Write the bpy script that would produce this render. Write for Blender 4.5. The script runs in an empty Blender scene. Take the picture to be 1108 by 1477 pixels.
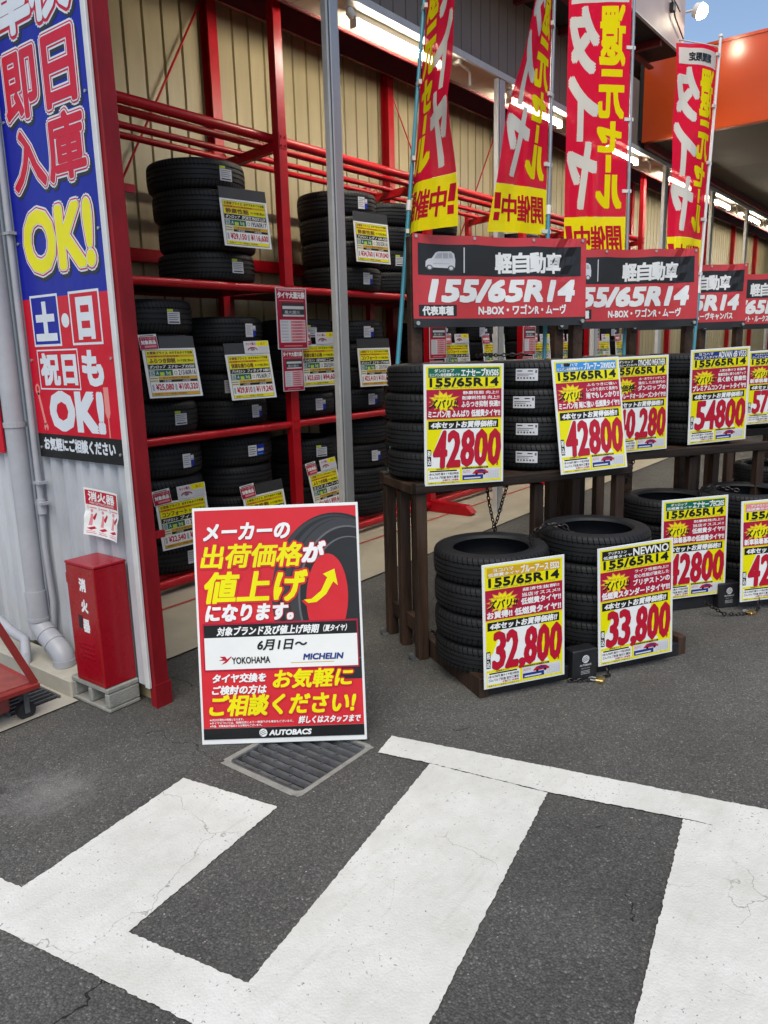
import bpy, bmesh, math, random
from mathutils import Vector, Matrix
R = math.radians
rnd = random.Random(11)
scene = bpy.context.scene
COL = scene.collection

# ------------------------------------------------------------------ camera
def make_camera():
    h, p, r = R(37.628), R(11.9076), R(-1.5008)
    f = Vector((math.cos(h)*math.cos(p), math.sin(h)*math.cos(p), -math.sin(p)))
    rt = Vector((math.sin(h), -math.cos(h), 0)); up = rt.cross(f)
    r2 = math.cos(r)*rt + math.sin(r)*up
    u2 = -math.sin(r)*rt + math.cos(r)*up
    cd = bpy.data.cameras.new('camera')
    cd.sensor_fit = 'HORIZONTAL'; cd.sensor_width = 36; cd.lens = 36*1107.02/1108
    cd.clip_start = .05; cd.clip_end = 600
    o = bpy.data.objects.new('camera', cd); COL.objects.link(o)
    m = Matrix((r2, u2, -f)).transposed().to_4x4(); m.translation = (0, 0, 1.70)
    o.matrix_basis = m
    scene.camera = o
make_camera()

# ------------------------------------------------------------------ world, sun, exposure
SUN_EL, SUN_AZ = R(58), R(212)          # azimuth measured from +X toward +Y
world = bpy.data.worlds.new('World'); scene.world = world; world.use_nodes = True
wn = world.node_tree; bgn = wn.nodes['Background']
sky = wn.nodes.new('ShaderNodeTexSky'); sky.sky_type = 'NISHITA'; sky.sun_disc = False
sky.sun_elevation = SUN_EL; sky.sun_rotation = R(90) - SUN_AZ
sky.air_density = 1.0; sky.dust_density = 1.2; sky.ozone_density = 1.0
hs = wn.nodes.new('ShaderNodeHueSaturation'); hs.inputs['Saturation'].default_value = .98
wn.links.new(sky.outputs[0], hs.inputs['Color']); wn.links.new(hs.outputs[0], bgn.inputs[0])
bgn.inputs[1].default_value = .09
sl = bpy.data.lights.new('sun', 'SUN'); sl.energy = 1.3; sl.angle = R(48); sl.color = (1, .945, .82)
so = bpy.data.objects.new('sun', sl); COL.objects.link(so)
d = Vector((math.cos(SUN_AZ)*math.cos(SUN_EL), math.sin(SUN_AZ)*math.cos(SUN_EL), math.sin(SUN_EL)))
so.rotation_mode = 'QUATERNION'; so.rotation_quaternion = d.to_track_quat('Z', 'Y'); so.location = (0, 0, 20)
vs = scene.view_settings; vs.view_transform = 'Standard'; vs.look = 'None'; vs.gamma = 1; vs.exposure = 1.0
scene.cycles.max_bounces = 7; scene.cycles.diffuse_bounces = 3; scene.cycles.transparent_max_bounces = 24
scene.cycles.sample_clamp_indirect = 4.0
scene.cycles.use_denoising = True
TUBE = 76.0

# ------------------------------------------------------------------ materials
def lin(c):
    return tuple(((x/255)/12.92 if x/255 <= .04045 else ((x/255+.055)/1.055)**2.4) for x in c)
def new_mat(name):
    m = bpy.data.materials.new(name); m.use_nodes = True
    nt = m.node_tree
    return m, nt, nt.nodes['Principled BSDF']
def M(name, col, rough=.5, metal=0, var=.15, scale=6, bump=0, bscale=80, stretch=None, coat=0, spec=.5):
    m, nt, b = new_mat(name)
    tc = nt.nodes.new('ShaderNodeTexCoord'); src = tc.outputs['Object']
    if stretch:
        mp = nt.nodes.new('ShaderNodeMapping'); mp.inputs['Scale'].default_value = stretch
        nt.links.new(src, mp.inputs[0]); src = mp.outputs[0]
    n = nt.nodes.new('ShaderNodeTexNoise'); n.inputs['Scale'].default_value = scale; n.inputs['Detail'].default_value = 6
    n.inputs['Roughness'].default_value = .65
    nt.links.new(src, n.inputs['Vector'])
    rp = nt.nodes.new('ShaderNodeValToRGB'); e = rp.color_ramp.elements
    e[0].position = .3; e[1].position = .7
    e[0].color = tuple(max(0, c*(1-var)) for c in col) + (1,); e[1].color = tuple(min(1, c*(1+var)) for c in col) + (1,)
    nt.links.new(n.outputs[0], rp.inputs[0]); nt.links.new(rp.outputs[0], b.inputs['Base Color'])
    mr = nt.nodes.new('ShaderNodeMapRange'); mr.inputs[3].default_value = max(.02, rough-.12); mr.inputs[4].default_value = min(1, rough+.12)
    nt.links.new(n.outputs[0], mr.inputs[0]); nt.links.new(mr.outputs[0], b.inputs['Roughness'])
    b.inputs['Metallic'].default_value = metal; b.inputs['Coat Weight'].default_value = coat
    b.inputs['Specular IOR Level'].default_value = spec
    if bump:
        n2 = nt.nodes.new('ShaderNodeTexNoise'); n2.inputs['Scale'].default_value = bscale; n2.inputs['Detail'].default_value = 4
        nt.links.new(src, n2.inputs['Vector'])
        bp = nt.nodes.new('ShaderNodeBump'); bp.inputs['Strength'].default_value = bump; bp.inputs['Distance'].default_value = .01
        nt.links.new(n2.outputs[0], bp.inputs['Height']); nt.links.new(bp.outputs[0], b.inputs['Normal'])
    return m
def emit(name, col, s):
    m, nt, b = new_mat(name)
    b.inputs['Base Color'].default_value = col + (1,); b.inputs['Emission Color'].default_value = col + (1,)
    b.inputs['Emission Strength'].default_value = s
    return m

def asphalt_mat():
    m, nt, b = new_mat('asphalt'); N = nt.nodes; L = nt.links
    tc = N.new('ShaderNodeTexCoord')
    v = N.new('ShaderNodeTexVoronoi'); v.inputs['Scale'].default_value = 150; v.inputs['Randomness'].default_value = 1
    L.new(tc.outputs['Object'], v.inputs['Vector'])
    sep = N.new('ShaderNodeSeparateColor'); L.new(v.outputs['Color'], sep.inputs[0])
    r1 = N.new('ShaderNodeValToRGB'); el = r1.color_ramp.elements
    el[0].position = 0; el[0].color = (.083, .080, .073, 1); el[1].position = 1; el[1].color = (.24, .225, .20, 1)
    for p, c in ((.55, (.104, .100, .091)), (.85, (.125, .120, .108)), (.972, (.165, .157, .142))):
        e = el.new(p); e.color = c + (1,)
    L.new(sep.outputs[0], r1.inputs[0])
    # binder between the stones
    dr = N.new('ShaderNodeMapRange'); dr.inputs[1].default_value = .35; dr.inputs[2].default_value = .75
    dr.inputs[3].default_value = 1; dr.inputs[4].default_value = .62
    L.new(v.outputs['Distance'], dr.inputs[0])
    # large stains
    n = N.new('ShaderNodeTexNoise'); n.inputs['Scale'].default_value = 1.1; n.inputs['Detail'].default_value = 8; n.inputs['Roughness'].default_value = .6
    L.new(tc.outputs['Object'], n.inputs['Vector'])
    st = N.new('ShaderNodeMapRange'); st.inputs[1].default_value = .3; st.inputs[2].default_value = .72; st.inputs[3].default_value = .80; st.inputs[4].default_value = 1.36
    L.new(n.outputs[0], st.inputs[0])
    nb = N.new('ShaderNodeTexNoise'); nb.inputs['Scale'].default_value = .42; nb.inputs['Detail'].default_value = 3; nb.inputs['Distortion'].default_value = .8
    L.new(tc.outputs['Object'], nb.inputs['Vector'])
    nbr = N.new('ShaderNodeMapRange'); nbr.inputs[1].default_value = .35; nbr.inputs[2].default_value = .65; nbr.inputs[3].default_value = .80; nbr.inputs[4].default_value = 1.16
    L.new(nb.outputs[0], nbr.inputs[0])
    st0 = st; st = N.new('ShaderNodeMath'); st.operation = 'MULTIPLY'; L.new(st0.outputs[0], st.inputs[0]); L.new(nbr.outputs[0], st.inputs[1])
    # dark drips of oil
    vo = N.new('ShaderNodeTexVoronoi'); vo.inputs['Scale'].default_value = 2.1; L.new(tc.outputs['Object'], vo.inputs['Vector'])
    no = N.new('ShaderNodeTexNoise'); no.inputs['Scale'].default_value = 16; no.inputs['Detail'].default_value = 5; L.new(tc.outputs['Object'], no.inputs['Vector'])
    oa = N.new('ShaderNodeMath'); oa.operation = 'MULTIPLY_ADD'; oa.inputs[1].default_value = .16; L.new(no.outputs[0], oa.inputs[0]); L.new(vo.outputs['Distance'], oa.inputs[2])
    om = N.new('ShaderNodeMapRange'); om.inputs[1].default_value = .115; om.inputs[2].default_value = .165; om.inputs[3].default_value = .62; om.inputs[4].default_value = 1; L.new(oa.outputs[0], om.inputs[0])
    st1 = st; st = N.new('ShaderNodeMath'); st.operation = 'MULTIPLY'; L.new(st1.outputs[0], st.inputs[0]); L.new(om.outputs[0], st.inputs[1])
    mu = N.new('ShaderNodeMath'); mu.operation = 'MULTIPLY'; L.new(dr.outputs[0], mu.inputs[0]); L.new(st.outputs[0], mu.inputs[1])
    mx = N.new('ShaderNodeMix'); mx.data_type = 'RGBA'; mx.blend_type = 'MULTIPLY'; mx.inputs[0].default_value = 1
    L.new(r1.outputs[0], mx.inputs[6]); L.new(mu.outputs[0], mx.inputs[7])
    # chalky dried-on patch at the left
    ds = N.new('ShaderNodeVectorMath'); ds.operation = 'DISTANCE'; ds.inputs[1].default_value = (1.36, 2.78, 0)
    L.new(tc.outputs['Object'], ds.inputs[0])
    n3 = N.new('ShaderNodeTexNoise'); n3.inputs['Scale'].default_value = 14; n3.inputs['Detail'].default_value = 10; n3.inputs['Roughness'].default_value = .75
    L.new(tc.outputs['Object'], n3.inputs['Vector'])
    sm = N.new('ShaderNodeMath'); sm.operation = 'MULTIPLY_ADD'; sm.inputs[1].default_value = -1.9; sm.inputs[2].default_value = 0.10
    L.new(ds.outputs['Value'], sm.inputs[0])
    ad = N.new('ShaderNodeMath'); ad.operation = 'ADD'; L.new(sm.outputs[0], ad.inputs[0]); L.new(n3.outputs[0], ad.inputs[1])
    pr = N.new('ShaderNodeMapRange'); pr.inputs[1].default_value = .18; pr.inputs[2].default_value = .62; pr.inputs[3].default_value = 0; pr.inputs[4].default_value = .42
    L.new(ad.outputs[0], pr.inputs[0])
    mx2 = N.new('ShaderNodeMix'); mx2.data_type = 'RGBA'; L.new(pr.outputs[0], mx2.inputs[0]); L.new(mx.outputs[2], mx2.inputs[6]); mx2.inputs[7].default_value = (.30, .29, .27, 1)
    # sparse pale flecks
    v2 = N.new('ShaderNodeTexVoronoi'); v2.inputs['Scale'].default_value = 26; L.new(tc.outputs['Object'], v2.inputs['Vector'])
    s2 = N.new('ShaderNodeSeparateColor'); L.new(v2.outputs['Color'], s2.inputs[0])
    c1 = N.new('ShaderNodeMath'); c1.operation = 'GREATER_THAN'; c1.inputs[1].default_value = .72; L.new(s2.outputs[1], c1.inputs[0])
    c2 = N.new('ShaderNodeMath'); c2.operation = 'LESS_THAN'; c2.inputs[1].default_value = .075; L.new(v2.outputs['Distance'], c2.inputs[0])
    c3 = N.new('ShaderNodeMath'); c3.operation = 'MULTIPLY'; L.new(c1.outputs[0], c3.inputs[0]); L.new(c2.outputs[0], c3.inputs[1])
    mx3 = N.new('ShaderNodeMix'); mx3.data_type = 'RGBA'; L.new(c3.outputs[0], mx3.inputs[0]); L.new(mx2.outputs[2], mx3.inputs[6]); mx3.inputs[7].default_value = (.42, .40, .36, 1)
    # hairline cracks
    nd = N.new('ShaderNodeTexNoise'); nd.inputs['Scale'].default_value = 3; nd.inputs['Detail'].default_value = 5; L.new(tc.outputs['Object'], nd.inputs['Vector'])
    av = N.new('ShaderNodeMix'); av.data_type = 'RGBA'; av.blend_type = 'ADD'; av.inputs[0].default_value = .5
    L.new(tc.outputs['Object'], av.inputs[6]); L.new(nd.outputs['Color'], av.inputs[7])
    ve = N.new('ShaderNodeTexVoronoi'); ve.feature = 'DISTANCE_TO_EDGE'; ve.inputs['Scale'].default_value = .8; L.new(av.outputs[2], ve.inputs['Vector'])
    lc = N.new('ShaderNodeMath'); lc.operation = 'LESS_THAN'; lc.inputs[1].default_value = .0018; L.new(ve.outputs['Distance'], lc.inputs[0])
    nm = N.new('ShaderNodeTexNoise'); nm.inputs['Scale'].default_value = 1.7; L.new(tc.outputs['Object'], nm.inputs['Vector'])
    gm = N.new('ShaderNodeMath'); gm.operation = 'GREATER_THAN'; gm.inputs[1].default_value = .60; L.new(nm.outputs[0], gm.inputs[0])
    cm = N.new('ShaderNodeMath'); cm.operation = 'MULTIPLY'; L.new(lc.outputs[0], cm.inputs[0]); L.new(gm.outputs[0], cm.inputs[1])
    mx4 = N.new('ShaderNodeMix'); mx4.data_type = 'RGBA'; L.new(cm.outputs[0], mx4.inputs[0]); L.new(mx3.outputs[2], mx4.inputs[6]); mx4.inputs[7].default_value = (.015, .015, .015, 1)
    L.new(mx4.outputs[2], b.inputs['Base Color'])
    b.inputs['Roughness'].default_value = .82; b.inputs['Specular IOR Level'].default_value = .3
    bp = N.new('ShaderNodeBump'); bp.inputs['Strength'].default_value = .6; bp.inputs['Distance'].default_value = .005; bp.invert = True
    L.new(v.outputs['Distance'], bp.inputs['Height']); L.new(bp.outputs[0], b.inputs['Normal'])
    return m

def roadpaint_mat():
    m, nt, b = new_mat('road_paint'); N = nt.nodes; L = nt.links
    tc = N.new('ShaderNodeTexCoord')
    n = N.new('ShaderNodeTexNoise'); n.inputs['Scale'].default_value = 3.2; n.inputs['Detail'].default_value = 12; n.inputs['Roughness'].default_value = .74
    L.new(tc.outputs['Object'], n.inputs['Vector'])
    r1 = N.new('ShaderNodeValToRGB'); el = r1.color_ramp.elements
    el[0].position = .30; el[0].color = (.55, .535, .475, 1); el[1].position = .62; el[1].color = (.70, .69, .635, 1)
    L.new(n.outputs[0], r1.inputs[0])
    nd = N.new('ShaderNodeTexNoise'); nd.inputs['Scale'].default_value = 5; nd.inputs['Detail'].default_value = 6; L.new(tc.outputs['Object'], nd.inputs['Vector'])
    av = N.new('ShaderNodeMix'); av.data_type = 'RGBA'; av.blend_type = 'ADD'; av.inputs[0].default_value = .28
    L.new(tc.outputs['Object'], av.inputs[6]); L.new(nd.outputs['Color'], av.inputs[7])
    ve = N.new('ShaderNodeTexVoronoi'); ve.feature = 'DISTANCE_TO_EDGE'; ve.inputs['Scale'].default_value = 1.9; L.new(av.outputs[2], ve.inputs['Vector'])
    lc = N.new('ShaderNodeMapRange'); lc.inputs[1].default_value = .0010; lc.inputs[2].default_value = .0042; lc.inputs[3].default_value = .62; lc.inputs[4].default_value = 0
    L.new(ve.outputs['Distance'], lc.inputs[0])
    nm = N.new('ShaderNodeTexNoise'); nm.inputs['Scale'].default_value = 2.3; nm.inputs['Detail'].default_value = 3; L.new(tc.outputs['Object'], nm.inputs['Vector'])
    gm = N.new('ShaderNodeMapRange'); gm.inputs[1].default_value = .50; gm.inputs[2].default_value = .58; L.new(nm.outputs[0], gm.inputs[0])
    cm = N.new('ShaderNodeMath'); cm.operation = 'MULTIPLY'; L.new(lc.outputs[0], cm.inputs[0]); L.new(gm.outputs[0], cm.inputs[1])
    mpp = N.new('ShaderNodeMapping'); mpp.inputs['Rotation'].default_value = (0, 0, R(25)); mpp.inputs['Scale'].default_value = (1.1, 11, 1); L.new(tc.outputs['Object'], mpp.inputs[0])
    nsx = N.new('ShaderNodeTexNoise'); nsx.inputs['Scale'].default_value = 2.2; nsx.inputs['Detail'].default_value = 7; nsx.inputs['Roughness'].default_value = .7; L.new(mpp.outputs[0], nsx.inputs['Vector'])
    sx = N.new('ShaderNodeMapRange'); sx.inputs[1].default_value = .56; sx.inputs[2].default_value = .76; sx.inputs[3].default_value = 0; sx.inputs[4].default_value = .30; L.new(nsx.outputs[0], sx.inputs[0])
    scm = N.new('ShaderNodeMix'); scm.data_type = 'RGBA'; L.new(sx.outputs[0], scm.inputs[0]); L.new(r1.outputs[0], scm.inputs[6]); scm.inputs[7].default_value = (.33, .31, .27, 1)
    # small worn pits
    n5 = N.new('ShaderNodeTexNoise'); n5.inputs['Scale'].default_value = 95; n5.inputs['Detail'].default_value = 4; L.new(tc.outputs['Object'], n5.inputs['Vector'])
    pw = N.new('ShaderNodeMath'); pw.operation = 'MULTIPLY_ADD'; pw.inputs[1].default_value = .35; L.new(n.outputs[0], pw.inputs[0]); L.new(n5.outputs[0], pw.inputs[2])
    pg = N.new('ShaderNodeMapRange'); pg.inputs[1].default_value = .845; pg.inputs[2].default_value = .90; pg.inputs[3].default_value = 0; pg.inputs[4].default_value = .8; L.new(pw.outputs[0], pg.inputs[0])
    mxm = N.new('ShaderNodeMath'); mxm.operation = 'MAXIMUM'; L.new(cm.outputs[0], mxm.inputs[0]); L.new(pg.outputs[0], mxm.inputs[1])
    mx = N.new('ShaderNodeMix'); mx.data_type = 'RGBA'; L.new(mxm.outputs[0], mx.inputs[0]); L.new(scm.outputs[2], mx.inputs[6]); mx.inputs[7].default_value = (.13, .12, .10, 1)
    L.new(mx.outputs[2], b.inputs['Base Color']); b.inputs['Roughness'].default_value = .7
    v = N.new('ShaderNodeTexVoronoi'); v.inputs['Scale'].default_value = 115; L.new(tc.outputs['Object'], v.inputs['Vector'])
    bp = N.new('ShaderNodeBump'); bp.inputs['Strength'].default_value = .24; bp.inputs['Distance'].default_value = .004; bp.invert = True
    L.new(v.outputs['Distance'], bp.inputs['Height']); L.new(bp.outputs[0], b.inputs['Normal'])
    return m

def rubber_mat(name, Rr, W, n_sipe):
    m, nt, b = new_mat(name); N = nt.nodes; L = nt.links
    tc = N.new('ShaderNodeTexCoord'); sp = N.new('ShaderNodeSeparateXYZ'); L.new(tc.outputs['Object'], sp.inputs[0])
    at = N.new('ShaderNodeMath'); at.operation = 'ARCTAN2'; L.new(sp.outputs[1], at.inputs[0]); L.new(sp.outputs[0], at.inputs[1])
    zz = N.new('ShaderNodeMath'); zz.operation = 'ABSOLUTE'; L.new(sp.outputs[2], zz.inputs[0])
    # sipes slant with z
    ml = N.new('ShaderNodeMath'); ml.operation = 'MULTIPLY_ADD'; ml.inputs[1].default_value = n_sipe/(2*math.pi); L.new(at.outputs[0], ml.inputs[0])
    zs = N.new('ShaderNodeMath'); zs.operation = 'MULTIPLY'; zs.inputs[1].default_value = 9; L.new(zz.outputs[0], zs.inputs[0]); L.new(zs.outputs[0], ml.inputs[2])
    fr = N.new('ShaderNodeMath'); fr.operation = 'FRACT'; L.new(ml.outputs[0], fr.inputs[0])
    lt = N.new('ShaderNodeMath'); lt.operation = 'LESS_THAN'; lt.inputs[1].default_value = .16; L.new(fr.outputs[0], lt.inputs[0])
    rad = N.new('ShaderNodeVectorMath'); rad.operation = 'LENGTH'
    cx = N.new('ShaderNodeCombineXYZ'); L.new(sp.outputs[0], cx.inputs[0]); L.new(sp.outputs[1], cx.inputs[1]); L.new(cx.outputs[0], rad.inputs[0])
    gt = N.new('ShaderNodeMath'); gt.operation = 'GREATER_THAN'; gt.inputs[1].default_value = Rr*.945; L.new(rad.outputs['Value'], gt.inputs[0])
    gz = N.new('ShaderNodeMath'); gz.operation = 'GREATER_THAN'; gz.inputs[1].default_value = W*.18; L.new(zz.outputs[0], gz.inputs[0])
    a = N.new('ShaderNodeMath'); a.operation = 'MULTIPLY'; L.new(lt.outputs[0], a.inputs[0]); L.new(gt.outputs[0], a.inputs[1])
    a2 = N.new('ShaderNodeMath'); a2.operation = 'MULTIPLY'; L.new(a.outputs[0], a2.inputs[0]); L.new(gz.outputs[0], a2.inputs[1])
    n = N.new('ShaderNodeTexNoise'); n.inputs['Scale'].default_value = 9; n.inputs['Detail'].default_value = 6; L.new(tc.outputs['Object'], n.inputs['Vector'])
    r1 = N.new('ShaderNodeValToRGB'); el = r1.color_ramp.elements
    el[0].position = .3; el[0].color = (.0105, .0107, .0112, 1); el[1].position = .75; el[1].color = (.0185, .0188, .0195, 1)
    L.new(n.outputs[0], r1.inputs[0])
    mx = N.new('ShaderNodeMix'); mx.data_type = 'RGBA'; L.new(a2.outputs[0], mx.inputs[0]); L.new(r1.outputs[0], mx.inputs[6]); mx.inputs[7].default_value = (.004, .004, .004, 1)
    L.new(mx.outputs[2], b.inputs['Base Color'])
    b.inputs['Roughness'].default_value = .56
    sv = N.new('ShaderNodeMath'); sv.operation = 'MULTIPLY_ADD'; sv.inputs[1].default_value = -.27; sv.inputs[2].default_value = .29; L.new(a2.outputs[0], sv.inputs[0]); L.new(sv.outputs[0], b.inputs['Specular IOR Level'])
    iv = N.new('ShaderNodeMath'); iv.operation = 'MULTIPLY_ADD'; iv.inputs[1].default_value = -1; iv.inputs[2].default_value = 1; L.new(a2.outputs[0], iv.inputs[0])
    # fine moulded rings on the side wall
    rs = N.new('ShaderNodeMath'); rs.operation = 'MULTIPLY'; rs.inputs[1].default_value = 520; L.new(rad.outputs['Value'], rs.inputs[0])
    si = N.new('ShaderNodeMath'); si.operation = 'SINE'; L.new(rs.outputs[0], si.inputs[0])
    sc = N.new('ShaderNodeMath'); sc.operation = 'MULTIPLY_ADD'; sc.inputs[1].default_value = .04; L.new(si.outputs[0], sc.inputs[0]); L.new(iv.outputs[0], sc.inputs[2])
    bp = N.new('ShaderNodeBump'); bp.inputs['Strength'].default_value = .6; bp.inputs['Distance'].default_value = .004
    L.new(sc.outputs[0], bp.inputs['Height']); L.new(bp.outputs[0], b.inputs['Normal'])
    return m

def fabric_mat(name, col, thru=.05):
    m, nt, b = new_mat(name); N = nt.nodes; L = nt.links
    N.remove(b); out = [x for x in N if x.type == 'OUTPUT_MATERIAL'][0]
    di = N.new('ShaderNodeBsdfDiffuse'); tr = N.new('ShaderNodeBsdfTranslucent'); tp = N.new('ShaderNodeBsdfTransparent')
    tc = N.new('ShaderNodeTexCoord'); n = N.new('ShaderNodeTexNoise'); n.inputs['Scale'].default_value = 400; L.new(tc.outputs['Object'], n.inputs['Vector'])
    bp = N.new('ShaderNodeBump'); bp.inputs['Strength'].default_value = .12; bp.inputs['Distance'].default_value = .002; L.new(n.outputs[0], bp.inputs['Height'])
    for s in (di, tr):
        s.inputs[0].default_value = col + (1,); L.new(bp.outputs[0], s.inputs['Normal'])
    tp.inputs[0].default_value = (1, .75, .7, 1)
    m1 = N.new('ShaderNodeMixShader'); m1.inputs[0].default_value = .28; L.new(di.outputs[0], m1.inputs[1]); L.new(tr.outputs[0], m1.inputs[2])
    m2 = N.new('ShaderNodeMixShader'); m2.inputs[0].default_value = thru; L.new(m1.outputs[0], m2.inputs[1]); L.new(tp.outputs[0], m2.inputs[2])
    L.new(m2.outputs[0], out.inputs[0])
    return m

INK = {}
def ink(key):
    if key in INK: return INK[key]
    table = dict(white=(.80, .80, .78), paper=(.78, .78, .75), yellow=(.80, .73, .0), red=(.47, .008, .03), black=(.012, .012, .013),
                 poster_red=(.62, .022, .032), crimson=(.40, .010, .040), green=(.005, .13, .085), orange=(.72, .34, .05), blue=(.010, .03, .34), navy=(.015, .035, .20),
                 sky=(.05, .27, .62), gold=(.62, .36, .02), grey=(.40, .40, .42), lgrey=(.62, .62, .64), dgrey=(.045, .045, .048), dark=(.022, .022, .024),
                 pink=(.70, .25, .27), cream=(.70, .66, .45), sign_blue=(.006, .012, .29), sign_red=(.56, .004, .022), salmon=(.70, .25, .22), lime=(.50, .62, .05),
                 mid=(.12, .12, .125), brown=(.20, .08, .02), signwhite=(.66, .70, .74), tan=(.62, .50, .36))
    c = table[key]
    m, nt, b = new_mat('ink_' + key)
    b.inputs['Base Color'].default_value = c + (1,); b.inputs['Roughness'].default_value = .32; b.inputs['Specular IOR Level'].default_value = .28
    tcn = nt.nodes.new('ShaderNodeTexCoord'); wn_ = nt.nodes.new('ShaderNodeTexNoise'); wn_.inputs['Scale'].default_value = 7; wn_.inputs['Detail'].default_value = 2
    nt.links.new(tcn.outputs['Object'], wn_.inputs['Vector']); wb = nt.nodes.new('ShaderNodeBump'); wb.inputs['Strength'].default_value = .35; wb.inputs['Distance'].default_value = .012
    nt.links.new(wn_.outputs[0], wb.inputs['Height']); nt.links.new(wb.outputs[0], b.inputs['Normal'])
    fd = nt.nodes.new('ShaderNodeTexNoise'); fd.inputs['Scale'].default_value = 3; fd.inputs['Detail'].default_value = 6; nt.links.new(tcn.outputs['Object'], fd.inputs['Vector'])
    fr_ = nt.nodes.new('ShaderNodeValToRGB'); fe = fr_.color_ramp.elements; fe[0].position = .3; fe[1].position = .7
    fe[0].color = tuple(x*.90 for x in c) + (1,); fe[1].color = c + (1,); nt.links.new(fd.outputs[0], fr_.inputs[0]); nt.links.new(fr_.outputs[0], b.inputs['Base Color'])
    INK[key] = m
    return m

MAT = dict(
    asphalt=asphalt_mat(), paint=roadpaint_mat(),
    concrete=M('concrete', (.40, .37, .30), .8, 0, .22, 3, .25, 140),
    floor=M('shop_floor_concrete', (.43, .385, .285), .55, 0, .16, 2.2, .06, 160),
    redline=M('floor_line_paint', (.45, .05, .03), .6, 0, .25, 12),
    block=M('concrete_block', (.27, .262, .23), .9, 0, .22, 14, .6, 160),
    redsteel=M('red_steel', (.44, .005, .012), .36, 0, .16, 5, .04, 60, spec=.35),
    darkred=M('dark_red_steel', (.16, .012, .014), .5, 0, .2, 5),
    columnred=M('faded_red_steel', (.22, .005, .010), .55, 0, .3, 7, .12, 60, stretch=(1, 1, .3), spec=.3),
    boxred=M('extinguisher_box_red', (.30, .0025, .010), .28, 0, .08, 6, .02, 40, coat=.1, spec=.35),
    tan=M('tan_sheet_metal', (.37, .305, .172), .5, 0, .17, 4.5, .03, 30, stretch=(1, 1, .10)),
    fascia=M('fascia_sheet_metal', (.20, .170, .145), .5, 0, .10, 2, .03, 30),
    soffit=M('soffit_panel', (.44, .38, .29), .6, 0, .12, 3),
    sidewall=M('pale_sheet_metal', (.44, .455, .48), .42, 0, .26, 2.6, .05, 20, stretch=(1, 1, .3)),
    alu=M('aluminium', (.50, .50, .49), .42, .55, .12, 4, 0, 60, stretch=(1, 1, .1)),
    alulight=M('pale_trim', (.62, .62, .60), .45, .1, .12, 6),
    pvc=M('grey_plastic_pipe', (.36, .365, .39), .42, 0, .12, 5, .02, 30),
    wood=M('dark_stained_wood', (.044, .024, .015), .6, 0, .75, 9, .35, 60, stretch=(1, 1, .12), spec=.3),
    woodx=M('dark_stained_plank', (.024, .015, .010), .6, 0, .7, 9, .35, 60, stretch=(.12, 1, 1), spec=.3),
    blackplastic=M('black_plastic', (.014, .014, .016), .45, 0, .3, 10, .08, 60),
    wire=M('dark_wire', (.05, .05, .05), .4, .6, .2, 10),
    chain=M('chain_steel', (.035, .03, .028), .38, .8, .35, 30),
    brass=M('brass', (.55, .40, .16), .3, .9, .2, 20),
    grate=M('cast_steel_grate', (.10, .103, .105), .55, .25, .35, 12, .2, 60),
    dark=M('painted_shade_black', (.012, .012, .012), .9, 0, .2, 5),  # near-black painting the shade in pits and slots; also the canopy end plate
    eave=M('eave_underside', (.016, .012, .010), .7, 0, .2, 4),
    eaveface=M('eave_face_panel', (.58, .45, .40), .5, 0, .08, 2),
    orange=M('orange_canopy_panel', (.48, .062, .012), .22, 0, .08, .8, 0, 10),
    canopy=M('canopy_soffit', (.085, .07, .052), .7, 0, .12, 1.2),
    trolley=M('red_orange_steel', (.25, .018, .013), .5, 0, .2, 9, .08, 50),
    deck=M('worn_deck', (.26, .055, .042), .65, 0, .25, 11, .15, 60),
    teal=M('teal_flag_pole', (.045, .23, .30), .35, 0, .1, 6),
    whitepole=M('white_flag_pole', (.62, .63, .64), .35, 0, .06, 6),
    greypole=M('grey_flag_pole', (.20, .22, .25), .35, .2, .1, 6),
    clip=M('white_plastic', (.68, .66, .62), .4, 0, .06, 12),
    tube=emit('tube_glow', (1.0, .93, .78), TUBE), flood=emit('flood_glow', (1.0, .86, .62), 28),
    lampwhite=M('white_lamp_body', (.70, .68, .62), .4, 0, .05, 6),
    hood=M('black_card_holder', (.03, .03, .029), .5, 0, .15, 12),
    board=M('white_sign_board', (.72, .72, .70), .5, 0, .04, 12),
    bannercloth=M('banner_vinyl_black', (.016, .015, .016), .42, 0, .3, 6),
    flagred=fabric_mat('flag_red', (.62, .012, .045)), flagyel=fabric_mat('flag_yellow', (.86, .74, .01)), flagwhite=fabric_mat('flag_white', (.72, .69, .62)),
    flagink=fabric_mat('flag_ink_red', (.55, .015, .035), .03),
    rubber=rubber_mat('tyre_rubber', .30, .155, 66), rubber_big=rubber_mat('large_tyre_rubber', .362, .214, 76), rubber_mid=rubber_mat('mid_tyre_rubber', .315, .207, 72), rubber_wide=rubber_mat('wide_tyre_rubber', .335, .235, 72),
    rubberlet=M('raised_rubber', (.028, .028, .029), .5, 0, .1, 20),
    bolt=M('bolt_steel', (.45, .45, .44), .35, .7, .1, 30),
    roof=M('roof_lining', (.03, .024, .02), .8, 0, .2, 3),
)

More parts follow.
